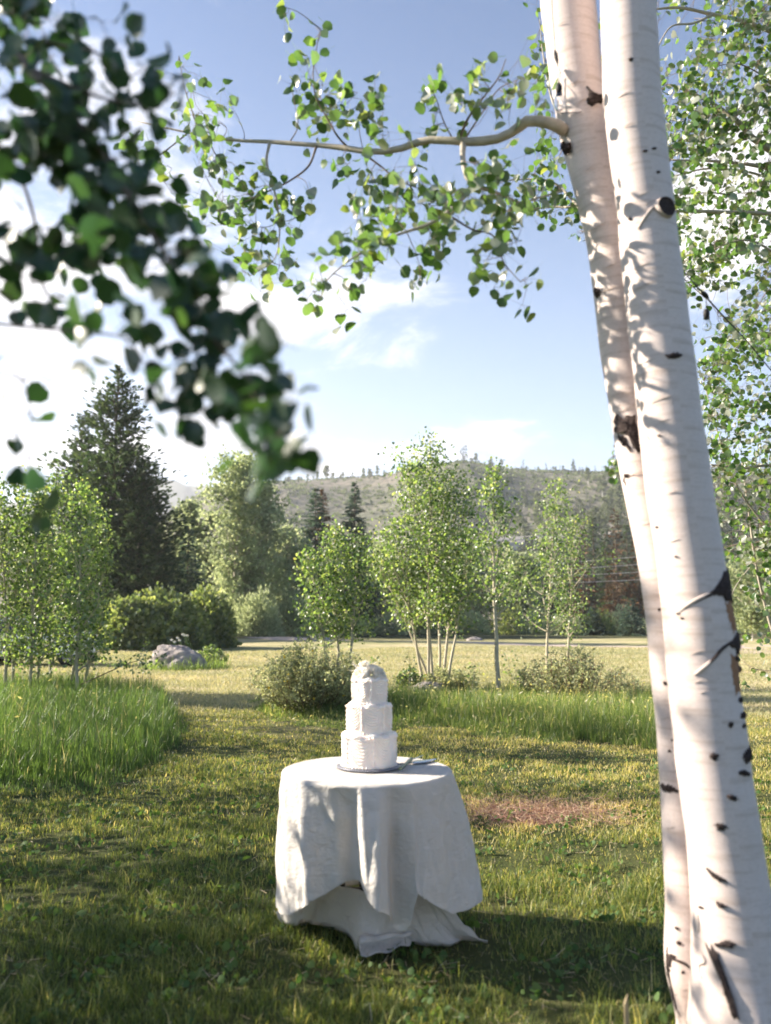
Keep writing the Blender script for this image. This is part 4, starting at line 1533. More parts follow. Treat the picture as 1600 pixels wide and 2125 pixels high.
# fine raised rings and folds in the bark
rg = np.random.default_rng(9)
for q, (x, y, l_) in enumerate([(1308, 24, 30), (1310, 107, 34), (1297, 190, 44), (1306, 254, 26), (1322, 350, 30), (1336, 400, 26), (1352, 418, 30), (1330, 486, 30), (1336, 545, 34), (1340, 586, 40),
                                (1353, 655, 36), (1375, 825, 38), (1380, 870, 36), (1395, 958, 40), (1400, 1018, 34), (1405, 1120, 24), (1440, 1304, 40), (1452, 1415, 30), (1462, 1436, 30), (1450, 1506, 34),
                                (1470, 1642, 36), (1468, 1682, 34), (1360, 1034, 30), (1450, 1352, 30), (1345, 745, 60)]):
    if q % 3 == 1:
        continue
    l_ *= rg.uniform(.5, 1.1)
    crease(RT, [(x - l_ * .5, y + l_ * .22), (x, y + l_ * .02), (x + l_ * .5, y - l_ * .10)], right_tree, .0016)
for q, (x, y, l_) in enumerate([(1164, 44, 24), (1176, 120, 34), (1192, 168, 34), (1210, 205, 40), (1190, 300, 40), (1222, 345, 40), (1240, 465, 40), (1252, 560, 30), (1262, 596, 30), (1268, 548, 24),
                                (1275, 720, 30), (1300, 845, 40), (1320, 980, 40), (1318, 1048, 34), (1345, 1085, 24), (1388, 1490, 30), (1255, 690, 26), (1405, 1600, 20), (1396, 1720, 30)]):
    if q % 3 == 1:
        continue
    l_ *= rg.uniform(.5, 1.1)
    crease(LT, [(x - l_ * .5, y + l_ * .22), (x, y + l_ * .05), (x + l_ * .5, y - l_ * .15)], left_tree, .0016)
# knots of the left trunk
blotch(LT, [(1216, 214), (1222, 196), (1219, 186), (1226, 196), (1238, 202), (1252, 208), (1252, 220), (1226, 222)], 'bark_scar', M_scar, left_tree, .006, .15, 61, .014)
blotch(LT, [(1166, 292), (1174, 288), (1186, 290), (1188, 300), (1182, 312), (1176, 314), (1168, 304)], 'bark_knot', M_scar, left_tree, .008, .3, 62, .014)
blotch(LT, ell(1242, 601, 7, 8), 'bark_knot', M_scar, left_tree, .004, .3, 63, .01)
blotch(LT, [(1272, 888), (1278, 876), (1290, 862), (1306, 858), (1322, 862), (1330, 900), (1332, 940), (1322, 936), (1312, 916), (1302, 900), (1292, 886), (1284, 894), (1276, 898)], 'bark_scar', M_scar, left_tree, .006, .3, 64, .012)
blotch(LT, [(1286, 904), (1292, 896), (1300, 906), (1312, 932), (1306, 930), (1294, 916)], 'bark_scar', M_scar, left_tree, .002, .5, 65, .004)
for q, (x, y, a_, b_) in enumerate([(1304, 985, 5, 4), (1288, 1000, 3, 8), (1392, 1639, 17, 8), (1379, 1634, 8, 6), (1385, 1419, 6, 4), (1371, 1265, 3, 3), (1400, 1537, 4, 3), (1393, 1560, 3, 3), (1356, 1000, 3, 3),
                                     (1408, 1930, 4, 3), (1412, 1960, 5, 4), (1402, 1990, 6, 3), (1420, 2020, 5, 5), (1424, 2056, 6, 8), (1408, 2070, 5, 4), (1396, 2092, 6, 10)]):
    blotch(LT, ell(x, y, a_, b_, .2), 'bark_knot', M_scar, left_tree, .002, seed=80 + q, dome=.004 if a_ < 8 else .009)
blotch(LT, [(1380, 1966), (1386, 1978), (1400, 1990), (1398, 2020), (1394, 2050), (1388, 2030), (1384, 1996)], 'bark_scar', M_scar, left_tree, .004, .4, 66)
crease(LT, [(1384, 1980), (1400, 1994), (1424, 2002), (1436, 2014)], left_tree, .006, M_scar)
crease(LT, [(1390, 2000), (1394, 2040), (1402, 2080), (1420, 2118)], left_tree, .008, M_scar)


# ------------------------------------------------------------------ limbs with single leaves
def px_path(pts, n=28):
    """pts: (px, py, depth) -> world path"""
    return smooth_path(np.array([at(*p) for p in pts]), n)


def leafy(parent, limbs, clusters, rg, size, mat_obj, mat_mass, twigmat, limbmat, n_parts=300, depth_j=.12, hang=.75, near=None, maxd=1.6, twr=.0013):
    """limbs: (picture path with depth, r0, r1); clusters: (px, py, rx, ry, n)"""
    paths = []
    for pts, r0, r1 in limbs:
        P = px_path(pts)
        rr = np.linspace(r0, r1, len(P)) * (1 + .10 * np.sin(np.arange(len(P)) * 1.7) * .6)
        g = Geo().add(*tube(P, rr, 10))
        part('branch', g, limbmat if r0 > .006 else twigmat, parent)
        paths.append(P)
    A = np.vstack(paths)
    apx, apy, adep = project(A)
    twg = Geo()
    LP, LS = [], []
    for cx, cy_, rx, ry, n in clusters:
        d2 = (apx - cx) ** 2 + (apy - cy_) ** 2
        i = int(np.argmin(d2 + rg.uniform(0, 900, len(d2))))
        Yd = A[i, 1] + rg.normal() * depth_j * .6
        c_ = at(cx, cy_, max(.4, Yd))
        k = np.linalg.norm(c_ - np.array([0, 0, CAMH])) / F
        root = A[i]
        L = np.linalg.norm(c_ - root)
        mid = (root + c_) / 2 + rg.normal(size=3) * L * .10 + (0, 0, .05 * L)
        tw = smooth_path(np.array([root, mid, c_]), 8)
        if L < maxd:
            twg.add(*tube(tw, np.linspace(twr * 1.6, twr * .7, 8), 5, False)[:2])
        m_ = max(1, n // 4)
        subs = []
        for q in range(m_):
            tip = c_ + np.array([rg.normal() * rx * k * .62, rg.normal() * depth_j * .7, rg.normal() * ry * k * .62])
            subs.append(tip)
            r_ = tw[rg.integers(4, 8)]
            twg.add(*tube(np.array([r_, (r_ + tip) / 2 + rg.normal(size=3) * .01, tip]), [twr, twr * .8, twr * .5], 4, False)[:2])
        for q in range(n):
            tip = subs[q % m_]
            p = tip + rg.normal(size=3) * np.array([rx * k * .30 + size * .3, depth_j * .4, ry * k * .30 + size * .3])
            LP.append(p)
            LS.append(size * rg.uniform(.72, 1.18))
            twg.add(*tube(np.array([tip, (tip + p) / 2, p]), [twr * .5, twr * .4, twr * .35], 3, False)[:2])
    part('twigs', twg, twigmat, parent, kind='stuff')
    LP, LS = np.array(LP), np.array(LS)
    D, N = frames(len(LP), rg, hang)
    leaf_parts(parent, LP, LS, D, N, mat_obj, n_parts, matmass=mat_mass)


rg = np.random.default_rng(31)
k_ = 3.05
mid_limbs = [
    ([(1172, 272, 2.95), (1150, 258, 2.93), (1120, 252, 2.93), (1092, 252, 2.95), (1072, 268, 2.97), (1040, 286, 3.0), (1000, 293, 3.03), (960, 294, 3.06), (900, 290, 3.1), (862, 297, 3.14), (815, 313, 3.18), (760, 314, 3.22),
      (700, 305, 3.28), (650, 301, 3.32), (600, 297, 3.36), (540, 293, 3.42), (480, 291, 3.48), (420, 281, 3.52), (380, 273, 3.56), (330, 262, 3.6), (270, 248, 3.65)], .0235, .003),
    ([(962, 294, 3.06), (960, 325, 3.03), (968, 365, 3.0), (980, 388, 3.0), (962, 410, 2.98), (930, 440, 2.97), (890, 465, 2.96), (840, 482, 2.96), (790, 500, 2.97), (740, 530, 2.98), (700, 560, 3.0), (655, 606, 3.02)], .012, .002),
    ([(976, 386, 3.0), (1020, 396, 3.05), (1050, 408, 3.1), (1080, 420, 3.15), (1120, 410, 3.2), (1165, 398, 3.3)], .007, .003),
    ([(940, 452, 2.97), (980, 476, 2.94), (1024, 490, 2.92), (1046, 545, 2.9), (1080, 585, 2.88)], .0045, .0015),
    ([(560, 295, 3.4), (553, 335, 3.38), (565, 378, 3.36), (576, 430, 3.34), (580, 485, 3.33), (568, 540, 3.33), (520, 572, 3.33)], .007, .0015),
    ([(657, 303, 3.31), (640, 345, 3.3), (600, 376, 3.3), (550, 400, 3.3), (505, 420, 3.3), (440, 440, 3.32)], .0055, .0015),
    ([(722, 306, 3.26), (700, 282, 3.25), (676, 240, 3.24), (655, 200, 3.22), (650, 150, 3.22), (656, 105, 3.22), (665, 60, 3.2)], .005, .0012),
    ([(952, 292, 3.06), (972, 245, 3.02), (1005, 200, 3.0), (1035, 160, 2.98), (1050, 122, 2.96)], .006, .0015),
    ([(965, 288, 3.06), (1000, 235, 3.1), (1035, 185, 3.14), (1075, 165, 3.18)], .004, .0015),
    ([(415, 280, 3.52), (400, 235, 3.5), (384, 185, 3.5), (372, 125, 3.5)], .004, .0012),
    ([(430, 283, 3.5), (446, 318, 3.5), (470, 352, 3.48)], .0035, .0012),
    ([(745, 312, 3.23), (790, 345, 3.22), (828, 375, 3.2), (880, 395, 3.2)], .005, .0015),
    ([(390, 276, 3.54), (345, 312, 3.54), (300, 345, 3.55), (265, 372, 3.56)], .004, .0012),
    ([(940, 290, 3.08), (920, 250, 3.08), (905, 205, 3.08), (890, 175, 3.08)], .0035, .0012),
    ([(600, 297, 3.36), (618, 262, 3.3), (612, 215, 3.3)], .003, .0012),
    ([(860, 298, 3.14), (864, 322, 3.12)], .005, .004),
]
mid_clusters = [(370, 130, 26, 30, 8), (400, 190, 30, 28, 9), (412, 235, 26, 22, 8), (455, 250, 40, 20, 9), (500, 258, 16, 16, 4), (280, 310, 44, 24, 10), (310, 350, 36, 22, 9), (345, 382, 36, 16, 8),
                (405, 312, 22, 34, 8), (435, 342, 44, 26, 12), (462, 396, 50, 34, 20), (520, 400, 50, 44, 22), (452, 440, 44, 20, 11), (530, 470, 50, 40, 22), (582, 430, 42, 34, 13), (640, 390, 18, 10, 4),
                (622, 445, 12, 14, 3), (510, 500, 34, 20, 10), (500, 560, 22, 26, 9), (545, 580, 34, 12, 9), (592, 552, 22, 20, 8), (600, 472, 26, 16, 6),
                (655, 80, 18, 24, 4), (648, 130, 24, 22, 5), (640, 170, 34, 24, 8), (665, 200, 34, 30, 11), (600, 180, 20, 22, 4), (700, 232, 44, 26, 12), (772, 240, 18, 50, 11), (742, 192, 26, 22, 6),
                (690, 262, 50, 16, 9), (795, 265, 26, 22, 8), (618, 240, 22, 16, 5), (770, 200, 16, 14, 4),
                (893, 190, 24, 24, 7), (905, 232, 22, 26, 8), (985, 150, 24, 26, 5), (1005, 185, 30, 26, 8), (955, 215, 30, 26, 9), (1035, 170, 34, 30, 9), (1080, 168, 30, 24, 8), (1010, 232, 44, 20, 9),
                (1060, 215, 30, 24, 8), (900, 262, 24, 14, 4), (1120, 205, 20, 24, 5),
                (720, 342, 26, 16, 7), (760, 368, 36, 24, 11), (792, 400, 36, 26, 12), (832, 390, 44, 20, 12), (880, 378, 34, 20, 10), (782, 450, 44, 26, 14), (832, 440, 34, 26, 11), (740, 452, 14, 14, 4),
                (762, 500, 44, 20, 12), (702, 520, 26, 12, 5), (802, 540, 26, 26, 8), (732, 552, 50, 20, 15), (672, 590, 34, 16, 12), (650, 604, 16, 12, 6), (730, 602, 10, 6, 3), (890, 430, 50, 34, 17),
                (940, 440, 44, 34, 16), (890, 500, 34, 24, 10), (872, 562, 14, 20, 6), (910, 522, 16, 26, 8), (1000, 402, 36, 34, 12), (1050, 442, 36, 36, 14), (1080, 500, 34, 26, 14), (1000, 542, 20, 16, 5),
                (1052, 562, 34, 16, 11), (1090, 582, 20, 8, 6), (952, 392, 36, 26, 12), (990, 342, 34, 20, 12), (1042, 362, 36, 26, 12), (1100, 402, 40, 34, 14), (590, 14, 12, 12, 5), (1020, 450, 30, 20, 8)]
mid_clusters = [(a, b_, c_, d_, int(n_ * 1.55)) for a, b_, c_, d_, n_ in mid_clusters]
leafy(left_tree, mid_limbs, mid_clusters, rg, .045, M_leaf_obj, M_leaf, M_twig, M_limb, 300)

# branches of the right trunk, partly behind both trunks
rg = np.random.default_rng(32)
rl = [([(1330, 640, 2.8), (1300, 520, 3.3), (1240, 440, 3.9), (1180, 430, 4.2), (1120, 432, 4.3), (1050, 450, 4.35)], .014, .003),
      ([(1210, 440, 4.05), (1150, 380, 4.2), (1080, 372, 4.3), (1030, 380, 4.3)], .008, .002),
      ([(1290, 420, 3.4), (1200, 300, 3.9), (1150, 220, 4.1), (1128, 120, 4.2), (1120, 40, 4.2)], .010, .002),
      ([(1300, 560, 3.2), (1250, 480, 3.8), (1205, 480, 4.0)], .006, .002)]
rc = [(1120, 60, 14, 34, 14), (1132, 120, 14, 34, 16), (1122, 180, 16, 26, 14), (1140, 230, 16, 26, 12), (1150, 320, 26, 34, 22), (1110, 350, 34, 30, 24), (1070, 372, 30, 26, 18), (1160, 390, 26, 34, 24), (1110, 420, 36, 26, 22),
      (1175, 440, 22, 26, 20), (1205, 485, 10, 20, 10), (1130, 300, 30, 20, 12), (1060, 420, 26, 20, 12), (1235, 60, 14, 60, 12), (1240, 150, 8, 40, 8)]
leafy(right_tree, rl, rc, rg, .040, M_leaf_obj, M_leaf, M_twig, M_limb, 150)

# ------------------------------------------------------------------ aspens beyond the right edge
b = np.array([3.15, 4.9, 0])
treeC = empty('aspen_tree', b, 'leafy aspen outside the frame whose boughs fill the upper right corner', 'tree')
P = np.array([b - (0, 0, .1), b + (.03, 0, 1.5), b + (-.05, .1, 3.2), b + (-.2, .1, 5.2), b + (-.3, .2, 7.5)])
part('trunk', Geo().add(*tube(smooth_path(P, 30), np.linspace(.12, .05, 30), 16)), M_bark_small, treeC)
rg = np.random.default_rng(33)
cl = [([(1770, 520, 4.9), (1660, 360, 4.9), (1600, 312, 4.9), (1560, 285, 4.85), (1528, 250, 4.8), (1490, 222, 4.8), (1440, 195, 4.8), (1385, 175, 4.8)], .030, .004),
      ([(1780, 420, 4.9), (1600, 352, 4.8), (1500, 336, 4.75), (1395, 332, 4.7)], .016, .005),
      ([(1790, 480, 5.0), (1600, 372, 5.0), (1480, 350, 5.0), (1400, 365, 5.0)], .010, .004),
      ([(1800, 500, 4.9), (1650, 450, 4.8), (1500, 440, 4.7), (1395, 438, 4.65)], .016, .009),
      ([(1780, 260, 4.9), (1650, 100, 4.9), (1560, 50, 4.8), (1470, 28, 4.8), (1410, 16, 4.75), (1350, 20, 4.7)], .018, .006),
      ([(1480, 30, 4.8), (1440, 48, 4.75), (1400, 52, 4.7), (1380, 70, 4.7), (1360, 110, 4.7)], .008, .003),
      ([(1520, 405, 4.8), (1470, 400, 4.8), (1410, 405, 4.8)], .005, .003),
      ([(1620, 180, 4.8), (1540, 135, 4.8), (1480, 137, 4.8)], .005, .002),
      ([(1760, 700, 5.0), (1640, 560, 4.8), (1560, 500, 4.7), (1480, 520, 4.7), (1420, 580, 4.7)], .010, .002),
      ([(1560, 285, 4.85), (1500, 300, 4.8), (1440, 290, 4.8), (1430, 268, 4.8)], .006, .002)]
cc = []
rr_ = np.random.default_rng(34)
for q in range(330):
    x, y = rr_.uniform(1365, 1790), rr_.uniform(-40, 720)
    open_ = ((x - 1480) / 60) ** 2 + ((y - 150) / 40) ** 2 < 1 and x < 1475 or ((x - 1440) / 40) ** 2 + ((y - 480) / 36) ** 2 < 1 or ((x - 1520) / 60) ** 2 + ((y - 300) / 26) ** 2 < .8 \
        or ((x - 1395) / 26) ** 2 + ((y - 110) / 45) ** 2 < 1 or (x < 1470 and y > 600 and rr_.random() < .8) or ((x - 1560) / 50) ** 2 + ((y - 480) / 20) ** 2 < 1 or (y > 600 and x < 1500)
    if open_ or (y > 540 and rr_.random() < .45):
        continue
    cc.append((x, y, 18, 16, int(rr_.integers(14, 25))))
leafy(treeC, cl, cc, rg, .042, M_leaf_obj, M_leaf, M_twig, M_limb, 300, depth_j=.30, maxd=.9)

b = np.array([5.1, 7.0, 0])
treeD = empty('aspen_tree', b, 'leafy aspen along the right edge, its foliage hanging from mid height to the grass', 'tree')
P = np.array([b - (0, 0, .1), b + (-.1, 0, 1.5), b + (-.25, 0, 3.0), b + (-.4, .1, 5.0)])
part('trunk', Geo().add(*tube(smooth_path(P, 30), np.linspace(.085, .03, 30), 16)), M_bark_small, treeD)
rg = np.random.default_rng(35)
dl = [([(1960, 1150, 6.9), (1700, 980, 6.8), (1600, 966, 6.7), (1540, 972, 6.6), (1475, 964, 6.5)], .018, .006),
      ([(1960, 900, 6.9), (1720, 800, 6.8), (1600, 742, 6.7), (1540, 690, 6.7), (1500, 640, 6.6)], .014, .003),
      ([(1980, 1400, 7), (1700, 1180, 6.9), (1600, 1100, 6.8), (1530, 1010, 6.7), (1490, 900, 6.7), (1460, 790, 6.7)], .014, .003),
      ([(1700, 1560, 7.2), (1640, 1420, 7.1), (1600, 1300, 7.1), (1570, 1180, 7.0), (1556, 1080, 7.0), (1540, 960, 7.0)], .018, .006),
      ([(1760, 1300, 7), (1660, 1160, 7), (1580, 1160, 6.9), (1520, 1230, 6.8), (1516, 1300, 6.8)], .009, .002),
      ([(1960, 1500, 7), (1760, 1440, 7), (1640, 1400, 6.9), (1560, 1388, 6.8)], .006, .002)]
dc = []
for q in range(420):
    x, y = rr_.uniform(1440, 1800), rr_.uniform(600, 1330)
    edge = np.interp(y, [600, 740, 900, 1000, 1150, 1250, 1330], [1560, 1440, 1462, 1475, 1505, 1530, 1560])
    if x < edge or rr_.random() < .18 or (y < 700 and rr_.random() < .4) or (y > 1180 and rr_.random() < .45):
        continue
    dc.append((x, y, 20, 18, int(rr_.integers(13, 24))))
dc += [(1558, 1382, 12, 12, 8), (1585, 1392, 14, 12, 10), (1570, 1410, 12, 6, 5), (1540, 1370, 8, 8, 4)]
leafy(treeD, dl, dc, rg, .046, M_leaf_obj, M_leaf, M_twig, M_limb, 300, depth_j=.34, maxd=.9)
# small sprig peeping out left of the left trunk
sp = [([(1330, 960, 3.2), (1296, 948, 3.3), (1268, 950, 3.35), (1262, 985, 3.35)], .003, .001)]
e = bpy.data.objects.new('leafy_shoot', None)
col.objects.link(e)
e.parent = left_tree
ORG[e.name] = ORG[left_tree.name]
leafy(e, sp, [(1272, 935, 8, 8, 5), (1280, 955, 9, 9, 7), (1262, 975, 8, 8, 6), (1285, 980, 9, 9, 6), (1270, 965, 8, 10, 5)], rg, .026, M_leaf_obj, M_leaf, M_twig, M_twig, 40, depth_j=.04, maxd=.4)

# ------------------------------------------------------------------ near branch at the upper left
b = np.array([-2.55, 1.9, 0])
treeE = empty('aspen_tree', b, 'aspen just outside the frame whose close blurred bough hangs over the upper left', 'tree')
P = np.array([b - (0, 0, .1), b + (.05, 0, 1.5), b + (.1, -.1, 2.6), b + (.05, -.1, 4.2), b + (0, 0, 6.0)])
part('trunk', Geo().add(*tube(smooth_path(P, 30), np.linspace(.11, .05, 30), 16)), M_bark_small, treeE)
rg = np.random.default_rng(36)
el_ = [([(-1700, -500, 1.75), (-700, -350, 1.6), (-150, -60, 1.5), (60, 140, 1.42), (190, 290, 1.38), (290, 440, 1.34), (380, 590, 1.30), (440, 700, 1.28), (520, 790, 1.26), (600, 885, 1.25)], .008, .0014),
       ([(-900, 300, 1.7), (-350, 560, 1.6), (-90, 655, 1.5), (100, 682, 1.42), (190, 690, 1.38), (262, 705, 1.35), (310, 770, 1.32), (372, 862, 1.30)], .004, .0010),
       ([(-900, 500, 1.7), (-300, 760, 1.55), (0, 772, 1.45), (60, 835, 1.42), (60, 950, 1.40), (62, 1020, 1.38)], .0022, .0008),
       ([(-300, -150, 1.55), (-20, 60, 1.5), (110, 90, 1.47), (200, 110, 1.45), (280, 170, 1.45)], .006, .0014),
       ([(60, 140, 1.42), (200, 200, 1.40), (300, 215, 1.38), (350, 200, 1.36)], .004, .0014),
       ([(-100, 200, 1.5), (20, 330, 1.5), (70, 450, 1.48), (80, 560, 1.46), (110, 640, 1.44)], .005, .0014)]
ec = [(30, 30, 40, 30, 8), (60, 70, 60, 40, 9), (130, 40, 24, 30, 6), (140, 60, 14, 10, 3), (110, 110, 60, 40, 10), (180, 190, 70, 30, 11), (130, 220, 60, 40, 12), (60, 210, 60, 60, 14), (195, 95, 16, 14, 2), (240, 118, 12, 18, 2),
      (330, 180, 24, 22, 4), (360, 195, 16, 24, 3), (285, 135, 14, 20, 2), (300, 240, 34, 24, 6), (120, 300, 90, 30, 20), (230, 330, 60, 54, 12), (60, 350, 50, 44, 9), (215, 400, 30, 34, 7), (180, 340, 40, 40, 8),
      (250, 455, 50, 24, 8), (310, 450, 50, 34, 10), (355, 500, 30, 30, 5), (330, 530, 50, 30, 8), (250, 500, 36, 30, 6), (180, 500, 44, 40, 8), (60, 500, 44, 34, 5), (120, 470, 40, 30, 5), (70, 590, 50, 34, 10), (20, 620, 30, 40, 5),
      (110, 640, 24, 20, 4), (160, 548, 20, 16, 2), (290, 570, 40, 30, 6), (400, 560, 40, 26, 5), (385, 530, 20, 20, 3), (440, 600, 26, 26, 4), (420, 630, 30, 20, 4), (330, 640, 44, 34, 8), (370, 665, 24, 24, 4), (195, 678, 16, 14, 2),
      (262, 700, 20, 24, 3), (382, 720, 18, 24, 3), (242, 775, 22, 20, 3), (300, 760, 34, 26, 4), (330, 800, 20, 16, 2), (425, 740, 30, 24, 5), (470, 735, 36, 24, 6), (540, 735, 18, 20, 3), (440, 800, 40, 34, 7), (380, 850, 22, 18, 3),
      (362, 905, 24, 18, 3), (415, 930, 16, 12, 2), (480, 850, 40, 30, 7), (530, 850, 40, 34, 6), (600, 800, 16, 24, 3), (612, 880, 14, 20, 3), (560, 915, 36, 20, 5), (545, 945, 16, 10, 2), (35, 824, 10, 6, 1), (70, 862, 10, 8, 1),
      (105, 785, 8, 12, 1), (55, 782, 6, 8, 1), (15, 960, 22, 22, 3), (62, 965, 18, 16, 2), (70, 1035, 18, 16, 2), (105, 1000, 14, 14, 1), (0, 250, 40, 60, 6), (0, 120, 40, 50, 6), (-60, 300, 60, 90, 8), (-60, 80, 60, 90, 8)]
ec = [(a, b_, c_ * 1.15, d_ * 1.15, int(n_ * (1.7 if b_ < 560 else 1.4 if a < 420 else 2.2) + .5)) for a, b_, c_, d_, n_ in ec]
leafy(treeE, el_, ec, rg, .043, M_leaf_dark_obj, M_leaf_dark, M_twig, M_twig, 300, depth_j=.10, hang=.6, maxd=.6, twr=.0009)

# ------------------------------------------------------------------ unseen aspens left of the frame, placed and shaped to cast shade
make_tree('aspen_tree', 'unseen slim aspen outside the left edge, its high crown added to shade the foot of the big trunks', 'tree', np.array([-6.5, 4.75, 0.]), np.array([-6.45, 4.8, 5.45]), .62, .76, 14, 520, .085, HEX, M_leaf_mid, M_bark_small, M_bark_small, 431, 'aspens standing left of the frame', r0=.05, clump=9, spread=.2, prof='column')
SH = 'aspens standing left of the frame'
for q, (x, y, h, rad, nl) in enumerate([(-6.4, 4.1, 3.0, 1.1, 1900), (-6.3, 5.9, 3.15, 1.15, 2100), (-5.9, 7.6, 3.3, 1.1, 1900), (-8.6, 9.2, 5.4, 1.3, 1500), (-7.6, 12.3, 5.6, 1.5, 2400), (-6.6, 3.3, 4.3, 1.0, 900), (-6.9, 10.6, 4.6, 1.3, 2000), (-9.6, 14.0, 6.4, 1.6, 2400), (-4.7, 3.9, 2.8, .95, 900), (-6.6, 5.0, 3.1, .95, 1600)]):
    make_tree('aspen_tree', '%s of the ten aspens in a row outside the left edge that shade the lawn' % nth[q], 'tree', np.array([x, y, 0.]), np.array([x + .1, y + .05, h]), rad, .16, 34, nl, .075, HEX, M_leaf_mid, M_bark_small, M_bark_small,
              400 + q, SH, r0=.05, clump=9, spread=.15, prof='oval')


# ================================================================== TABLE, CLOTH, CAKE
TY = 3.95
TC = at(762, 1583, TY)
TX = TC[0]
TZ = .745
TR_ = .385
print('table centre', TC)

tbl = empty('round_table', (TX, TY, 0), 'small round pedestal table hidden under the white cloth, a dark foot bar showing', 'table')
Vv, Q = lathe([(0, TZ - .028), (TR_ - .004, TZ - .028), (TR_ - .001, TZ - .022), (TR_ - .001, TZ - .010), (TR_ - .005, TZ - .006), (0, TZ - .006)], (TX, TY, 0), 64)
part('table_top', Geo().add(Vv, Q), M_stem, tbl)
Vv, Q = lathe([(.036, .08), (.036, TZ - .03)], (TX, TY, 0), 20)
part('pedestal', Geo().add(Vv, Q), M_black, tbl)
for s_ in (-1, 1):
    g = box(Geo(), (TX + s_ * .12, TY + .07, .20), (.03, .12, .030))
    box(g, (TX + s_ * .12, TY + .12, .093), (.028, .028, .186))
    part('foot', g, M_black, tbl)
g = box(Geo(), (TX, TY - .10, .240), (.26, .03, .020))
part('cross_bar', g, M_black, tbl)

# --- cloth: skirt from the rim to the hem
HEM = [  # angle from the front, px, py of the hem, radius used for its depth
    (-104, 582, 1858, .43), (-90, 578, 1880, .43), (-80, 584, 1896, .43), (-66, 606, 1900, .43), (-56, 626, 1886, .44), (-50, 634, 1880, .44), (-40, 655, 1866, .40), (-26, 690, 1845, .35), (-16, 716, 1831, .32),
    (-8, 745, 1828, .31), (-4.5, 757, 1842, .37), (-2, 763, 1862, .42), (2, 772, 1876, .44), (7, 790, 1890, .44), (10.5, 804, 1898, .43), (12.5, 809, 1900, .39), (15, 814, 1922, .33), (19, 828, 1934, .31), (24, 844, 1932, .32),
    (28, 856, 1890, .37), (31, 866, 1853, .42), (38, 880, 1864, .45), (50, 905, 1882, .46), (62, 940, 1897, .48), (72, 968, 1888, .50), (82, 992, 1872, .52), (92, 998, 1856, .52), (108, 985, 1840, .50)]
hem_a, hem_p = [], []
for a, px, py, rr in HEM:
    th = R(a)
    Yh = TY - rr * math.cos(th)
    hem_a.append(th)
    hem_p.append(at(px, py, Yh))
for a, rr, z in ((130, .45, .12), (155, .43, .10), (180, .44, .11), (205, .43, .10), (230, .44, .10)):
    th = R(a)
    hem_a.append(th)
    hem_p.append(np.array([TX + rr * math.sin(th), TY - rr * math.cos(th), z]))
hem_a = np.array(hem_a)
hem_p = np.array(hem_p)
o_ = np.argsort(hem_a)
hem_a, hem_p = hem_a[o_], hem_p[o_]
NU, NT_ = 560, 74
th = np.linspace(R(-104), R(256), NU, endpoint=False)
ha = np.concatenate([hem_a, [hem_a[0] + 2 * np.pi]])
hp = np.vstack([hem_p, hem_p[:1]])
Hm = np.stack([np.interp(th, ha, hp[:, k]) for k in range(3)], -1)
ker = np.hanning(9)
ker /= ker.sum()
for k in range(3):
    Hm[:, k] = np.convolve(np.concatenate([Hm[-4:, k], Hm[:, k], Hm[:4, k]]), ker, 'valid')
dirs = np.stack([np.sin(th), -np.cos(th), 0 * th], -1)


def ridge(t_, c, wl_, wr_, a):
    d = (np.degrees(t_) - c + 180) % 360 - 180
    return a * np.where(d < 0, np.exp(-(d / wl_) ** 2), np.exp(-(d / wr_) ** 2))


FOLDS = [(-88, 7, 6, .018), (-66, 3.0, 7, .026), (-45, 2.2, 8, .046), (-29, 9, 6, -.018), (-11, 7, 4, -.030), (-3.2, 1.5, 4.5, .040), (8, 5, 2.0, .036), (17.5, 3.2, 5, -.045), (27, 6, 5, .014), (35, 4, 4, -.020), (51, 8, 5, .030), (62, 5, 6, -.012), (80, 9, 9, .016),
         (100, 8, 7, .02), (118, 7, 6, -.03), (134, 7, 5, .04), (152, 6, 8, -.03), (170, 6, 6, .04), (192, 8, 5, -.03), (210, 6, 6, .04), (230, 7, 7, -.02), (245, 6, 6, .03)]
ts = np.linspace(0, 1, NT_)
V = np.zeros((NT_, NU, 3))
UVc = np.zeros((NT_, NU, 2))
for i, t in enumerate(ts):
    shift = np.radians(2.2 * np.sin(th * 3 + 1) * t)
    fo = sum(ridge(th + shift, *f) for f in FOLDS)
    ramp_ = np.clip((t - .02) / .55, 0, 1)
    ramp_ = ramp_ ** .75
    rim = np.array([TX, TY, TZ]) + dirs * TR_
    # rounded rim
    k = min(t / .035, 1)
    drop = (1 - math.cos(k * math.pi / 2)) * .012
    outx = math.sin(k * math.pi / 2) * .010
    q = np.clip((t - .035) / .965, 0, 1)
    p = rim + dirs * outx - np.array([0, 0, drop])
    tgt = Hm
    # horizontal path bows outwards slightly early, vertical follows straight
    hmix = q ** .82
    p = p * 1.0
    p[:, :2] = p[:, :2] * (1 - hmix) + tgt[:, :2] * hmix
    p[:, 2] = p[:, 2] * (1 - q) + tgt[:, 2] * q
    amp = fo * ramp_ * (1 - .35 * q ** 3)
    p += dirs * amp[:, None]
    wr = wob(p, 3.2, 3, 1) * .0055 * min(1, q * 6) + wob(p * (1, 1, .5), 10, 2, 3) * .0022 * min(1, q * 10)
    p += dirs * wr[:, None]
    V[i] = p
    UVc[i, :, 0] = th * .42
    UVc[i, :, 1] = t * .72
cloth = empty('tablecloth', (TX, TY, 0), 'ivory linen cloth draped over the round table, its hem spilling on the grass', 'tablecloth')


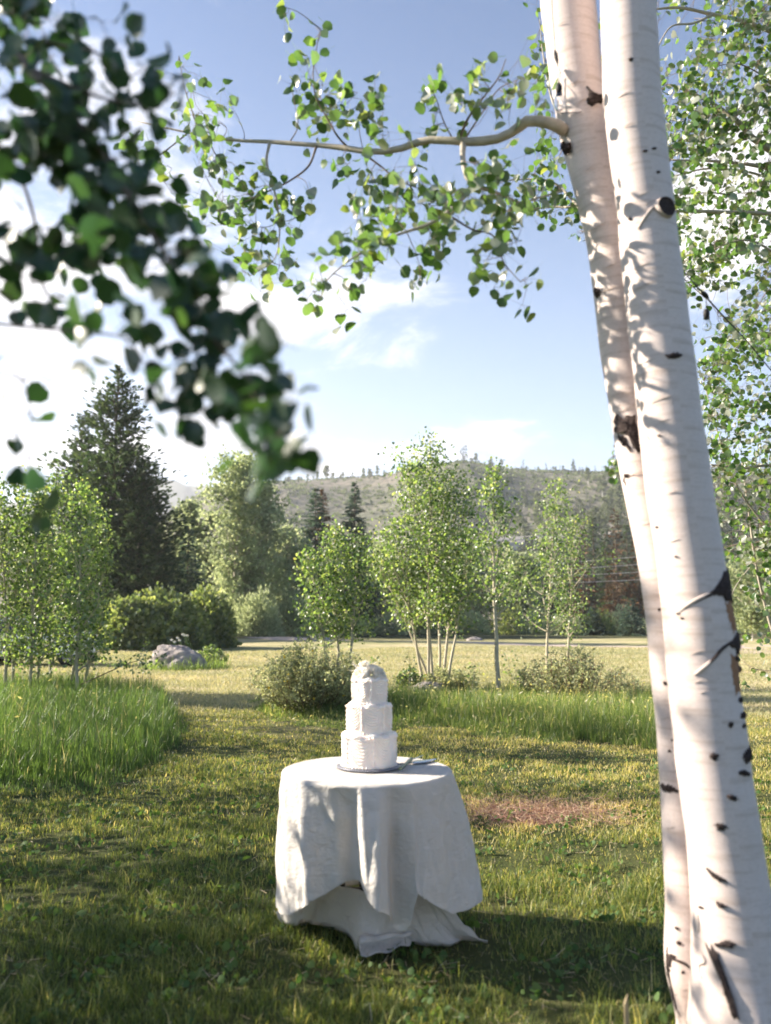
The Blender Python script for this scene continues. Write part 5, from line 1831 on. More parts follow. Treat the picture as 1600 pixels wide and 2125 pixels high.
def cloth_part(name, V, UVg, parent, wrap=False, thick=.0016):
    nv, nu = V.shape[:2]
    g = Geo().add(V.reshape(-1, 3), grid_quads(nu, nv, wrap))
    o = part(name, g, M_cloth, parent)
    me = o.data
    uvl = me.uv_layers.new(name='UVMap')
    li = np.zeros(len(me.loops), int)
    me.loops.foreach_get('vertex_index', li)
    uvl.data.foreach_set('uv', UVg.reshape(-1, 2)[li].astype(np.float32).ravel())
    md = o.modifiers.new('thick', 'SOLIDIFY')
    md.thickness = thick
    md.offset = -1
    return o


# top disc and skirt in one piece
nr = 26
top = np.zeros((nr, NU, 3))
tuv = np.zeros((nr, NU, 2))
for i, f in enumerate(np.linspace(0.004, .997, nr)):
    p = np.array([TX, TY, TZ]) + dirs * TR_ * f
    p[:, 2] += wob(p, 4.5, 3, 5) * .0011
    top[i] = p
    tuv[i, :, 0] = p[:, 0]
    tuv[i, :, 1] = p[:, 1]
cloth_part('drape', np.concatenate([top, V]), np.concatenate([tuv, UVc]), cloth, True)
# hem band: a thin rolled edge
hemg = Geo()
hv = np.vstack([V[-1], V[-1][:1]])
hemg.add(*tube(hv + (0, 0, .001), .0022, 6, False)[:2])
part('hem', hemg, M_cloth, cloth)


# --- cloth lying on the grass: lofts between a hidden upper edge and the outline on the ground
def loft(name, up, low, upY, zlift, seed, n=90, m=34, sag=.0, wr_amp=.012, crestf=.35):
    def curve(pts):
        pts = np.array(pts, float)
        return smooth_path(pts, n)
    U_ = curve([at(x, y, Y_) for (x, y), Y_ in zip(up, upY)])
    G_ = []
    for (x, y) in low:
        p = ground(x, y, zlift)
        G_.append(p)
    G_ = curve(G_)
    t = np.linspace(0, 1, m)
    Vv = np.zeros((m, n, 3))
    uvv = np.zeros((m, n, 2))
    L = np.concatenate([[0], np.cumsum(np.linalg.norm(np.diff(G_, axis=0), axis=1))])
    for i, q in enumerate(t):
        p = U_ * (1 - q) + G_ * q
        zc = U_[:, 2] * (1 - q) ** 1.7 + G_[:, 2] * (1 - (1 - q) ** 1.7)
        p[:, 2] = zc
        s_ = np.linspace(0, 1, n)
        w1 = np.sin(s_ * 23 + q * 5 + seed) * np.sin(s_ * 7 + 2 * q + seed) + .6 * np.sin(s_ * 41 + seed * 2 - q * 7)
        p[:, 2] += np.maximum(0, w1) * wr_amp * math.sin(math.pi * min(.95, q * .8 + .12)) + wob(p, 4, 3, seed) * .004
        p[:, 2] = np.maximum(p[:, 2], .012)
        Vv[i] = p
        uvv[i, :, 0] = L
        uvv[i, :, 1] = q * .35
    # turned-under edge
    last = Vv[-1].copy()
    last[:, 2] -= .012
    last[:, 1] += .006
    Vv = np.concatenate([Vv, last[None]])
    uvv = np.concatenate([uvv, uvv[-1:] + (0, .01)])
    return cloth_part(name, Vv, uvv, cloth)


loft('spilled_fold', [(588, 1850), (612, 1858), (650, 1862), (690, 1840), (730, 1842), (770, 1856), (800, 1870), (830, 1882)],
     [(568, 1888), (584, 1912), (612, 1920), (650, 1914), (690, 1924), (726, 1940), (740, 1966), (775, 1971), (812, 1958), (852, 1948)], [3.93, 3.88, 3.83, 3.81, 3.80, 3.78, 3.74, 3.72], .016, 1, n=150, m=50, wr_amp=.024)
loft('spilled_fold', [(800, 1850), (830, 1848), (850, 1850), (880, 1862), (910, 1880), (945, 1892)],
     [(830, 1948), (862, 1955), (900, 1960), (938, 1958), (962, 1948), (1012, 1952)], [3.76, 3.76, 3.77, 3.77, 3.77, 3.78], .022, 4, wr_amp=.018)
# curled roll at the front
g0 = ground(728, 1938, .035)
g1 = ground(838, 1930, .035)
n, m = 40, 30
Vv = np.zeros((m, n, 3))
uvv = np.zeros((m, n, 2))
A0, A1 = ground(750, 1960, .055), ground(850, 1946, .045)
for i in range(m):
    q = i / (m - 1)
    for j in range(n):
        s_ = j / (n - 1)
        base_ = A0 * (1 - s_) + A1 * s_
        # spiral: starts on the ground in front, goes up over and curls in
        ang = -1.9 + q * 4.6
        r_ = (.046 - .020 * q) * (1 - .25 * s_) + .008 * math.sin(s_ * 14)
        p = base_ + np.array([.03 * math.sin(q * 3) * (s_ - .4), -.015 + math.cos(ang) * r_ * .9 - (.055 * max(0, 1 - q * 4) * (1 - abs(s_ - .35) * 1.2)), math.sin(ang) * r_ * .75 + .012])
        p[2] = max(p[2], .010)
        Vv[i, j] = p
        uvv[i, j] = (s_ * .25, q * .2)
cloth_part('curled_hem', Vv, uvv, cloth)
tip_ = ground(569, 1889, .03)

# --- cake
cake = None
CXp, CYp = 766, TY + .035
CC = at(CXp, 1572, CYp)
cx_ = CC[0]
z0 = TZ + .004
bz = z0
board = empty('cake_board', (cx_, CYp, z0), 'round silver board with a beaded rim under the cake', 'cake board')
Vv, Q = lathe([(0, bz), (.146, bz), (.150, bz + .003), (.150, bz + .008), (.146, bz + .011), (0, bz + .011)], (cx_, CYp, 0), 96)
part('plate', Geo().add(Vv, Q), M_pewter, board)
g = Geo()
for k in range(84):
    a = k / 84 * 2 * np.pi
    Vb, Qb = lathe([(.0001, -.0042), (.003, -.003), (.0042, 0), (.003, .003), (.0001, .0042)], (cx_ + .1515 * math.cos(a), CYp + .1515 * math.sin(a), bz + .0055), 6)
    g.add(Vb, Qb)
part('beaded_rim', g, M_pewter, board, kind='stuff')
cake = empty('wedding_cake', (cx_, CYp, bz + .011), 'three tiered ivory wedding cake with draped icing swags', 'cake')


def tier(rad, zb, h, nsw, phase, seed, rows=7):
    nu, nv = 420, 90
    th = np.linspace(0, 2 * np.pi, nu, endpoint=False)
    prof = []
    # up the side, over the rounded shoulder, in to the centre
    vv = np.linspace(0, 1, nv)
    V = np.zeros((nv, nu, 3))
    sw = 2 * np.pi / nsw
    u = ((th + phase) % sw) / sw          # 0..1 across a swag
    uc = (u - .5) * 2
    for i, v in enumerate(vv):
        if v < .78:
            z = v / .78 * h
            r = rad * np.ones(nu)
            zn = z / h
            # nested draped threads
            nz = np.sin(th * 7 + seed) * .012 + np.sin(th * 19 + zn * 9) * .008 + np.sin(th * 3.0 - zn * 4 + seed) * .02
            hang_ = zn - (uc ** 2) * .34 + nz
            band = (hang_ > .16) & (zn < .97)
            phs = (hang_ - .16) / .80 * rows
            rel = (.5 + .5 * np.cos(phs * 2 * np.pi)) ** 1.5
            fall = np.clip((1 - np.abs(uc)) * 5, .15, 1)
            r = r + np.where(band, rel * .0052 * fall * (.85 + .25 * np.sin(th * 5 + zn * 11 + seed) * np.sin(th * 13 + seed)), 0)
            # lumpy gathers where two swags meet
            gat = np.exp(-((1 - np.abs(uc)) / .09) ** 2)
            r += gat * (.0075 + .002 * np.sin(zn * 40 + seed)) * (zn > .12)
            # soft scalloped foot
            r += .004 * np.exp(-(zn / .06) ** 2) * (1 + .6 * np.sin(th * 34))
            r += .0015 * np.sin(th * 5 + seed) + .001 * np.sin(th * 11 + zn * 5)
            r += .006 * np.exp(-((zn - .96) / .05) ** 2) * (.6 + .4 * np.sin(th * 16 + seed) * np.sin(th * 7))
            zz_ = np.full(nu, zb + z) + .003 * np.sin(th * 9 + seed) * zn
        else:
            q = (v - .78) / .22
            if q < .35:
                a = q / .35 * math.pi / 2
                rc = .010
                r = (rad - rc + rc * math.cos(a)) * np.ones(nu) + .004 * math.cos(a) * (.6 + .4 * np.sin(th * 16 + seed))
                zz_ = zb + h + rc * math.sin(a) * .8 + .003 * np.sin(th * 9 + seed)
            else:
                f = (1 - (q - .35) / .65)
                r = (rad - .010) * f * np.ones(nu) + .0005
                zz_ = zb + h + .008 + .003 * np.sin(th * 9 + seed) * f
        V[i] = np.stack([cx_ + r * np.cos(th), CYp + r * np.sin(th), zz_ * np.ones(nu)], -1)
    g = Geo().add(V.reshape(-1, 3), grid_quads(nu, nv, True))
    return part('cake_tier', g, M_icing, cake)


zt = bz + .0112
H1, H2, H3 = .142, .128, .112
tier(.1265, zt, H1, 6, .35, 1, 8)
tier(.1025, zt + H1 + .007, H2, 6, .85, 2, 8)
tier(.0800, zt + H1 + H2 + .014, H3, 5, .2, 3, 7)
# beads of icing round each foot
for zf, rf, n in ((zt, .131, 50), (zt + H1 + .007, .1065, 42), (zt + H1 + H2 + .014, .083, 34)):
    g = Geo()
    for k in range(n):
        a = k / n * 2 * np.pi
        r_ = .0052
        Vb, Qb = lathe([(.0001, -r_ * .8), (r_ * .8, -r_ * .5), (r_, 0), (r_ * .7, r_ * .6), (.0001, r_)], (cx_ + rf * math.cos(a), CYp + rf * math.sin(a), zf + .004), 8)
        g.add(Vb, Qb)
    part('icing_beads', g, M_icing, cake, kind='stuff')

# cream ruffled blossoms piled on top
ztop = zt + H1 + H2 + H3 + .022
topper = empty('flower_topper', (cx_, CYp, ztop), 'pile of cream ruffled blossoms on top of the cake', 'flowers')


def blossom(c, rad, axis, seed):
    rg = np.random.default_rng(seed)
    axis = unit(np.array(axis, float))
    A = unit(np.cross(axis, (0.3, 1, .2)))
    B = np.cross(axis, A)
    g = Geo()
    for ring, (k, open_, sz) in enumerate(((6, 1.25, 1.0), (6, .85, .85), (5, .5, .7), (4, .22, .5))):
        for q in range(k):
            a = (q + ring * .5) / k * 2 * np.pi + rg.uniform(-.2, .2)
            nu, nv = 9, 7
            W = []
            for v in np.linspace(0, 1, nv):
                for u in np.linspace(-1, 1, nu):
                    tilt = open_ * (v ** .8) * rg.uniform(.98, 1.02)
                    L_ = rad * sz * v
                    ww = rad * sz * .62 * math.sin(min(1, v * 1.25 + .12) * math.pi * .62) * u
                    rr = math.sin(tilt) * L_ + .006 * rad / .03
                    hh = math.cos(tilt) * L_ * .9 - .25 * rad * (u * u) * v * math.sin(tilt)
                    ruff = .10 * rad * v ** 2 * math.sin(u * 7 + q * 2 + ring)
                    rd_ = A * math.cos(a) + B * math.sin(a)
                    tg = -A * math.sin(a) + B * math.cos(a)
                    W.append(c + rd_ * (rr + ruff) + tg * ww + axis * (hh + ruff * .6))
            g.add(W, grid_quads(nu, nv), rnd=rg.uniform(0, 1))
    o = part('blossom', g, M_petal, topper)
    return o


for q, (px, dy, z, r, ax) in enumerate([(749, -.02, .026, .040, (-.6, -.45, .6)), (770, -.035, .022, .040, (.1, -.8, .55)), (783, -.005, .030, .040, (.6, -.3, .7)), (763, .01, .046, .036, (-.25, -.1, 1)),
                                         (772, .03, .038, .036, (.1, .6, .8)), (748, .025, .024, .034, (-.7, .4, .5)), (755, .0, .072, .022, (-.3, -.3, 1)), (788, .02, .016, .030, (.9, .2, .3))]):
    X_ = (px - CXp) / F * (CYp + .1) + cx_
    blossom(np.array([X_, CYp + dy, ztop - .010 + z]), r, ax, 500 + q)
# wispy feathery strands
g = Geo()
rg = np.random.default_rng(8)
for q in range(120):
    a0 = np.array([cx_ + rg.normal() * .028 - .01, CYp + rg.normal() * .02, ztop + rg.uniform(.02, .05)])
    d = unit(rg.normal(size=3) + np.array([-.3, 0, 1.2]))
    L_ = rg.uniform(.02, .05)
    side = unit(np.cross(d, rg.normal(size=3))) * .0012
    g.add([a0 - side, a0 + side, a0 + d * L_ * .6 + side * .8 + (0, 0, .004), a0 + d * L_ + rg.normal(size=3) * .006, a0 + d * L_ * .6 - side * .8], [(0, 1, 2, 4)], [(4, 2, 3)], rnd=.9)
part('feathery_strands', g, M_petal, topper, kind='stuff')

# --- knife and server on the cloth
zc = TZ + .0055


def ontop(px, py, z=zc):
    d = ray(px, py)
    t = (z - CAMH) / d[2]
    return np.array([d[0] * t, d[1] * t, z])


srv = empty('cake_server', ontop(850, 1585), 'silver cake server with broad pale blade lying right of the cake', 'cake server')
a0, a1 = ontop(797, 1591, zc + .004), ontop(852, 1584, zc + .008)
P = smooth_path(np.array([a0, (a0 + a1) / 2 + (0, 0, .004), a1]), 14)
g = Geo().add(*tube(P, .0030 + .0045 * np.clip(1 - np.linspace(0, 1.8, 14), 0, 1) ** .7, 10))
part('handle', g, M_pewter, srv)
b0, b1 = ontop(852, 1584, zc + .004), ontop(898, 1577, zc + .003)
d = unit(b1 - b0)
sd = unit(np.cross(d, (0, 0, 1)))
L_ = np.linalg.norm(b1 - b0)
W, n = [], 12
for i in range(n):
    q = i / (n - 1)
    hw = (.008 + .030 * math.sin(min(1, q * 2.2) * math.pi / 2)) * (1 - max(0, q - .35) ** 1.4 * 1.55)
    hw = max(.002, hw)
    for s_ in (-1, -.5, 0, .5, 1):
        W.append(b0 + d * L_ * q * 1.15 + sd * hw * s_ + (0, 0, .004 * (1 - abs(s_)) + .003 * math.sin(q * 3)))
o = part('blade', Geo().add(W, grid_quads(5, n)), M_steel, srv)
o.modifiers.new('t', 'SOLIDIFY').thickness = .0015
kn = empty('cake_knife', ontop(842, 1588), 'cake knife with green patterned handle crossing the server', 'knife')
a0, a1 = ontop(830, 1596, zc + .016), ontop(854, 1575, zc + .019)
P = np.array([a0 * (1 - q) + a1 * q for q in np.linspace(0, 1, 14)])
part('handle', Geo().add(*tube(P, .0085 * (.85 + .25 * np.sin(np.linspace(.3, 3.4, 14) * 1.5) ** 2), 12)), M_handle, kn)
b0, b1 = a1, ontop(880, 1566, zc + .004)
d = unit(b1 - b0)
sd = unit(np.cross(d, (0, 0, 1)))
W = []
for i in range(10):
    q = i / 9
    W += [b0 + (b1 - b0) * q - sd * .001, b0 + (b1 - b0) * q + sd * .013 * (1 - q ** 4), ]
o = part('blade', Geo().add(W, grid_quads(2, 10)), M_steel, kn)
o.modifiers.new('t', 'SOLIDIFY').thickness = .0012


# ================================================================== STRING LIGHTS
def bulb(parent, px, py_sock, py_bulb, Y, hpx_sock, rpx_sock, rpx_bulb, hpx_bulb):
    k = Y / F * 1.03
    c_ = at(px, py_sock, Y)
    h, r = hpx_sock * k, rpx_sock * k
    Vv, Q = lathe([(0, h / 2), (r * .45, h / 2), (r * .8, h * .38), (r, h * .2), (r, -h * .1), (r * .92, -h * .14), (r * .92, -h * .5), (0, -h * .5)], c_, 20)
    part('socket', Geo().add(Vv, Q), M_cord, parent)
    cb = at(px, py_bulb, Y)
    hb, rb = hpx_bulb * k, rpx_bulb * k
    zt_ = c_[2] - h * .5 + .002
    prof = []
    for q in np.linspace(0, 1, 16):
        zz_ = zt_ - q * hb
        rr = rb * (.50 + .50 * math.sin(min(1, q * 1.15) * math.pi * .62)) if q < .62 else rb * math.sqrt(max(0, 1 - ((q - .62) / .38) ** 2))
        prof.append((max(rr, .0004), zz_))
    Vv, Q = lathe(prof, (c_[0], c_[1], 0), 24)
    o = part('glass_bulb', Geo().add(Vv, Q), M_glass, parent)
    o.modifiers.new('t', 'SOLIDIFY').thickness = .0008
    P = np.array([(c_[0] + .004 * math.sin(q * 9), c_[1], zt_ - hb * (.15 + .55 * q)) for q in np.linspace(0, 1, 14)])
    part('filament', Geo().add(*tube(P, .0009, 5)), simple('filament', (.65, .30, .12), .4), parent)


s1 = empty('string_light', at(1150, 60, 2.5), 'string light hanging down along the left white trunk', 'string light', 'string lights')
P = px_path([(1140, -200, 2.5), (1145, 0, 2.5), (1149, 60, 2.5), (1152, 105, 2.5)], 24)
part('cord', Geo().add(*tube(P, .0022, 8)), M_cord, s1)
c_ = at(1154, 118, 2.5)
P = px_path([(1151, 104, 2.5), (1154, 118, 2.5), (1157, 132, 2.5)], 8)
part('cord_joint', Geo().add(*tube(P, [.003, .006, .0075, .0075, .0075, .0065, .005, .003], 10)), M_cord, s1)
for dx_ in (-3, 4):
    P = px_path([(1156, 130, 2.5), (1158 + dx_, 150, 2.5), (1160, 172, 2.5)], 10)
    part('cord', Geo().add(*tube(P, .0014, 6)), M_cord, s1)
bulb(s1, 1160, 184, 215, 2.5, 26, 7.5, 13, 40)
P = np.array([LT.surf(x, y, .003)[0] for x, y in [(1160, 226), (1172, 228), (1186, 230), (1200, 232), (1208, 231)]])
part('cord', Geo().add(*tube(P, .0018, 6)), M_cord, s1)
s2 = empty('string_light', at(1465, 615, 3.4), 'string light with one clear bulb, sagging down to the right of the thick trunk', 'string light', 'string lights')
P = px_path([(1372, 520, 2.95), (1400, 545, 3.1), (1415, 560, 3.2), (1440, 588, 3.3), (1463, 613, 3.4), (1500, 655, 3.5), (1550, 708, 3.6), (1620, 790, 3.8), (1760, 930, 4.2)], 40)
part('cord', Geo().add(*tube(P, .0028, 8)), M_cord, s2)
P = px_path([(1456, 605, 3.38), (1463, 612, 3.4), (1470, 620, 3.41)], 8)
part('cord_joint', Geo().add(*tube(P, [.004, .008, .010, .011, .011, .010, .007, .004], 10)), M_cord, s2)
P = px_path([(1465, 614, 3.4), (1466, 640, 3.4)], 4)
part('cord', Geo().add(*tube(P, .0018, 6)), M_cord, s2)
bulb(s2, 1466, 652, 672, 3.4, 22, 6.5, 9, 26)

# ================================================================== POWER LINES
for q, (pts, lab) in enumerate([
        ([(250, 975, 96), (345, 1042, 96), (470, 1110, 96), (650, 1174, 96), (800, 1184, 96), (960, 1179, 96), (1100, 1172, 96), (1330, 1155, 96), (1900, 1100, 96)], 'uppermost of the four thin power lines crossing the wood'),
        ([(250, 985, 96), (345, 1050, 96), (470, 1120, 96), (650, 1184, 96), (800, 1196, 96), (960, 1191, 96), (1100, 1185, 96), (1330, 1171, 96), (1900, 1122, 96)], 'second power line from above crossing the wood'),
        ([(250, 992, 96), (345, 1056, 96), (470, 1128, 96), (650, 1192, 96), (800, 1204, 96), (960, 1202, 96), (1100, 1197, 96), (1330, 1187, 96), (1900, 1145, 96)], 'third power line from above crossing the wood'),
        ([(250, 1004, 96), (345, 1066, 96), (470, 1140, 96), (650, 1206, 96), (800, 1216, 96), (960, 1213, 96), (1100, 1211, 96), (1330, 1203, 96), (1900, 1168, 96)], 'lowest of the four thin power lines crossing the wood')]):
    P = px_path(pts, 80)
    o = part('power_line', Geo().add(*tube(P, .033, 5)), M_wire, None, origin=P[40])
    tag(o, lab, 'power line', 'power lines across the valley')

# ================================================================== BOULDERS
def boulder(px, py, wpx, hpx, label, seed, asym=0.3, Yoff=0.0, dep=.7, name='boulder'):
    b = ground(px, py)
    b[1] += Yoff
    b[2] = gh(b[0], b[1])
    k = b[1] / F
    A, Hh = wpx * k / 2, hpx * k
    nu, nv = 64, 36
    th = np.linspace(0, 2 * np.pi, nu, endpoint=False)
    V = []
    for v in np.linspace(-.25, 1, nv):
        ph = (1 - v) * math.pi / 2
        r = math.sin(min(ph, math.pi * .62)) if v < 1 else 0.001
        d = np.stack([np.cos(th) * r, np.sin(th) * r, np.full(nu, max(-.5, math.cos(ph)))], -1)
        ll = 1 + .20 * wob(d + seed, .55, 4, seed % 7) + .05 * np.abs(wob(d + seed, 2.2, 3, 2))
        p = d * ll[:, None] * np.array([A, A * dep, Hh])
        p[:, 0] -= asym * A * (p[:, 2] / Hh)
        V.append(p + b)
    g = Geo().add(np.array(V).reshape(-1, 3), grid_quads(nu, nv, True))
    o = part(name, g, M_rock, None, origin=b)
    tag(o, label, 'boulder')
    return b, A, Hh


bA, bW, bH = boulder(378, 1386, 120, 50, 'large grey granite boulder in the sunny meadow with weeds growing round it', 3, .35)
boulder(884, 1448, 92, 36, 'low pinkish grey boulder at the foot of the tall aspen clump', 5, -.1)
boulder(1030, 1450, 110, 26, 'flat pale rock beside the slim single aspen', 8, .1)
boulder(668, 1334, 40, 14, 'distant grey rock at the edge of the dirt road, left of centre', 9, .1)
boulder(985, 1327, 34, 7, 'distant pale rock beside the dirt road behind the aspens', 12, .1)

# ================================================================== SHRUBS
def shrub(label, px, py, wpx, hpx, seed, mat, stem, nst, nleaf, flowers, leaf=.03, group=None, red=0, spread=1.0, name='potentilla_bush', up=1.0):
    rg = np.random.default_rng(seed)
    b = ground(px, py)
    b[2] = gh(b[0], b[1])
    k = b[1] / F
    A, Hh = wpx * k / 2, hpx * k
    e = empty(name, b, label, 'bush', group)
    gs = Geo()
    P = []
    tips = []
    for q in range(nst):
        a = rg.uniform(0, 6.28)
        f = rg.uniform(0, 1) ** .6 * spread
        hh = Hh * math.sqrt(max(.12, 1 - (f * .9) ** 2)) * rg.uniform(.72, 1.12)
        tip = b + np.array([math.cos(a) * A * f, math.sin(a) * A * .8 * f, hh])
        root = b + np.array([math.cos(a) * A * .25 * f, math.sin(a) * A * .2 * f, 0])
        mid = root * .5 + tip * .5 + np.array([math.cos(a) * A * .12, math.sin(a) * A * .1, -.03 * Hh]) + rg.normal(size=3) * .02
        st = smooth_path(np.array([root, mid, tip]), 7)
        gs.add(*tube(st, np.linspace(.004, .0014, 7), 4, False)[:2])
        tips.append(tip)
        m_ = int(nleaf * 1.35) // nst
        for j in range(m_ // 6 + 1):
            s_ = rg.uniform(.32, 1)
            pb = root * (1 - s_) ** 2 + 2 * mid * s_ * (1 - s_) + tip * s_ ** 2
            td = unit(rg.normal(size=3) + (0, 0, .7)) * Hh * rg.uniform(.05, .2)
            gs.add(*tube(np.array([pb, pb + td]), [.0015, .0008], 3, False)[:2])
            for z in range(6):
                P.append(pb + td * rg.uniform(.1, 1.15) + rg.normal(size=3) * .012)
    part('stems', gs, stem, e, kind='stuff')
    P = np.array(P)
    P[:, 2] = np.maximum(P[:, 2], b[2] + .02)
    D, N = frames(len(P), rg, -.5)
    g = Geo()
    add_leaves(g, P, leaf * .9 * rg.uniform(.6, 1.3, len(P)), D, N, HEX, rg.random(len(P)))
    part('foliage', g, mat, e, kind='stuff')
    if flowers:
        g = Geo()
        idx = rg.choice(len(P), flowers, replace=False)
        sel = P[idx]
        sel = sel[sel[:, 2] > b[2] + Hh * .25]
        for p in sel:
            n_ = unit(rg.normal(size=3) + (-.3, -.8, .8))
            A_ = unit(np.cross(n_, (0, 0, 1)))
            B_ = np.cross(n_, A_)
            c_ = p + n_ * .02
            r_ = rg.uniform(.016, .027)
            W = [c_]
            for j in range(10):
                rr = r_ * (1 if j % 2 == 0 else .62)
                W.append(c_ + (A_ * math.cos(j * .628) + B_ * math.sin(j * .628)) * rr + n_ * .004)
            g.add(W, None, [(0, 1 + j, 1 + (j + 1) % 10) for j in range(10)], rnd=rg.random())
        part('blossoms', g, M_flower, e, kind='stuff')
    return e


shrub('wide potentilla bush dotted with yellow flowers, just left of the cake', 645, 1480, 262, 134, 601, M_shrub, M_stem, 170, 12000, 120, .034)
shrub('loose grey green potentilla bush with reddish bare stems, right of the slim aspen', 1185, 1462, 240, 104, 602, M_shrub, M_redstem, 150, 7000, 22, .032)
shrub('low dark leafed shrub at the foot of the tall aspen clump', 935, 1446, 130, 62, 603, M_shrub, M_stem, 60, 3200, 16, .036)
shrub('small leafy shrub left of the low pinkish boulder', 850, 1440, 70, 50, 604, M_leaf_mid, M_stem, 30, 1500, 4, .042, name='leafy_shrub')
shrub('thin twiggy shrub between the reddish bush and the big trunk', 1300, 1470, 90, 84, 605, M_shrub, M_redstem, 24, 700, 6, .03, name='twiggy_shrub')
shrub('weedy clump growing behind the large grey boulder', 435, 1380, 80, 40, 606, M_leaf_mid, M_stem, 40, 2400, 0, .05, name='weed_clump')
# aspen suckers: short leafy shoots
def sucker(label, px, py, hpx, seed, n=60, wpx=30, ls=.05, lean=0):
    rg = np.random.default_rng(seed)
    b = ground(px, py)
    b[2] = gh(b[0], b[1])
    k = b[1] / F
    H_ = hpx * k
    e = empty('aspen_sapling', b, label, 'sapling')
    tip = b + (lean * k, 0, H_)
    st = smooth_path(np.array([b, (b + tip) / 2 + rg.normal(size=3) * .03, tip]), 10)
    gs = Geo().add(*tube(st, np.linspace(.008, .002, 10), 6))
    part('stem', gs, M_bark_small, e)
    t = rg.uniform(.25, 1.02, n)
    P = b + (tip - b) * t[:, None] + rg.normal(size=(n, 3)) * np.array([wpx * k * .35, wpx * k * .3, .04])
    D, N = frames(n, rg, .5)
    g = Geo()
    add_leaves(g, P, ls * rg.uniform(.6, 1.2, n), D, N, HEX, rg.random(n))
    part('foliage', g, M_leaf_mid, e, kind='stuff')


sucker('thin sapling in front of the left grove with a few leaves at its tip', 292, 1442, 110, 611, 34, 30, .05)
sucker('small leafy sapling left of the large boulder', 225, 1400, 66, 612, 60, 34, .055)
sucker('small drooping sapling beside the thin one near the left tall grass', 308, 1436, 60, 613, 36, 26, .05)
sucker('leafy shoot leaning over the cake from the yellow flowered bush', 742, 1440, 74, 614, 70, 26, .05, 40)
sucker('leafy shoot right of the slim single aspen', 1085, 1452, 92, 615, 60, 40, .05, -30)
sucker('leafy shoot at the right of the tall clump base', 972, 1450, 76, 616, 50, 36, .05, 14)
sucker('thin leafy shoot left of the tall clump base', 850, 1452, 86, 617, 40, 22, .04)
# long leaning shoot from the front tree of the left grove
rg = np.random.default_rng(620)
e = empty('aspen_sapling', ground(170, 1442), 'long bare shoot leaning right out of the left grove, leaves only at its end', 'sapling')
Ys = 14.6
P = px_path([(168, 1420, Ys), (200, 1406, Ys - .1), (240, 1388, Ys - .2), (262, 1378, Ys - .25), (300, 1368, Ys - .3), (345, 1362, Ys - .3)], 24)
P = np.vstack([ground(170, 1442)[None], P])
part('stem', Geo().add(*tube(P, np.linspace(.012, .003, 25), 6)), M_stem, e)
q_ = rg.uniform(.5, 1, 90)
PP = np.array([P[int(x * 24)] for x in q_]) + rg.normal(size=(90, 3)) * (.07, .08, .07)
D, N = frames(90, rg, .5)
g = Geo()
add_leaves(g, PP, .055 * rg.uniform(.7, 1.2, 90), D, N, HEX, rg.random(90) * .5)
part('foliage', g, M_leaf_mid, e, kind='stuff')
# daisies by the boulder
rg = np.random.default_rng(630)
for q, (px, py, pb) in enumerate([(357, 1328, 1376), (363, 1332, 1376), (369, 1324, 1376), (373, 1329, 1378), (380, 1317, 1378), (384, 1319, 1378), (389, 1319, 1379)]):
    b = bA + np.array([(px - 378) / F * bA[1] + .1, .9, 0])
    top_ = at(px, py, b[1])
    e = empty('white_daisy', b, 'white daisy on a tall stem behind the large boulder, %s from the left' % nth[q], 'flower', 'white daisies behind the boulder')
    part('stem', Geo().add(*tube(np.array([b, (b + top_) / 2 + (.03, 0, 0), top_]), .006, 5)), M_weed, e)
    g = Geo()
    for j in range(12):
        a = j / 12 * 6.28
        d = np.array([math.cos(a), -.5, math.sin(a) * .7 + .1])
        s_ = np.array([-math.sin(a), 0, math.cos(a)]) * .014
        g.add([top_, top_ + d * .03 + s_, top_ + d * .055, top_ + d * .03 - s_], [(0, 1, 2, 3)], rnd=rg.random())
    part('petals', g, M_daisy, e)
    part('flower_head', Geo().add(*lathe([(.001, .014), (.012, .008), (.015, 0), (.001, -.008)], top_ + (0, -.02, .01), 10)), M_flower, e)

# ================================================================== PARKED CAR BEHIND THE LEFT GROVE
cb = ground(165, 1383)
CYd = cb[1]
wr_ = .36
cx1 = (150 - CX) / F * CYd
car = empty('parked_car', (cx1 - 1.4, CYd + .9, 0), 'white parked car almost hidden behind the left aspen grove', 'car')
prof = [(-3.85, .38), (-3.9, .75), (-3.8, .98), (-2.9, 1.08), (-2.25, 1.55), (-.6, 1.62), (.02, 1.50), (.28, 1.05), (.34, .70), (.32, .38)]
prof = np.array(prof)
Wd = 1.8
half = []
rows = []
for f, inset in ((0, .10), (.06, .02), (.5, 0.0), (.94, .02), (1, .10)):
    r = []
    for x, z in prof:
        tuck = .16 * max(0, (z - 1.0) / .6)
        yy = CYd + (Wd * f if 0 < f < 1 else (tuck + .0 if f == 0 else Wd - tuck))
        zz_ = z + (0.03 if 0 < f < 1 and z > 1.2 else 0)
        r.append((cx1 + x, yy, zz_))
    rows.append(r)
n = len(prof)
g = Geo().add(np.array(rows).reshape(-1, 3), grid_quads(n, 5))
for s_ in (0, 4):
    g.add(rows[s_], None, [(0, k, k + 1) for k in range(1, n - 1)])
part('body', g, M_paint, car, False)
for s_, yo in ((0, -.012), (4, .012)):
    g = Geo()
    yb, yt = rows[s_][3][1] + yo, rows[s_][4][1] + yo
    for x0, x1, x2, x3 in ((-2.75, -1.45, -1.45, -2.2), (-1.35, .12, -.05, -1.35)):
        g.add([(cx1 + x0, yb, 1.06), (cx1 + x1, yb, 1.06), (cx1 + x2, yt, 1.48), (cx1 + x3, yt, 1.48)], [(0, 1, 2, 3)])
    part('side_window', g, M_carglass, car, False)
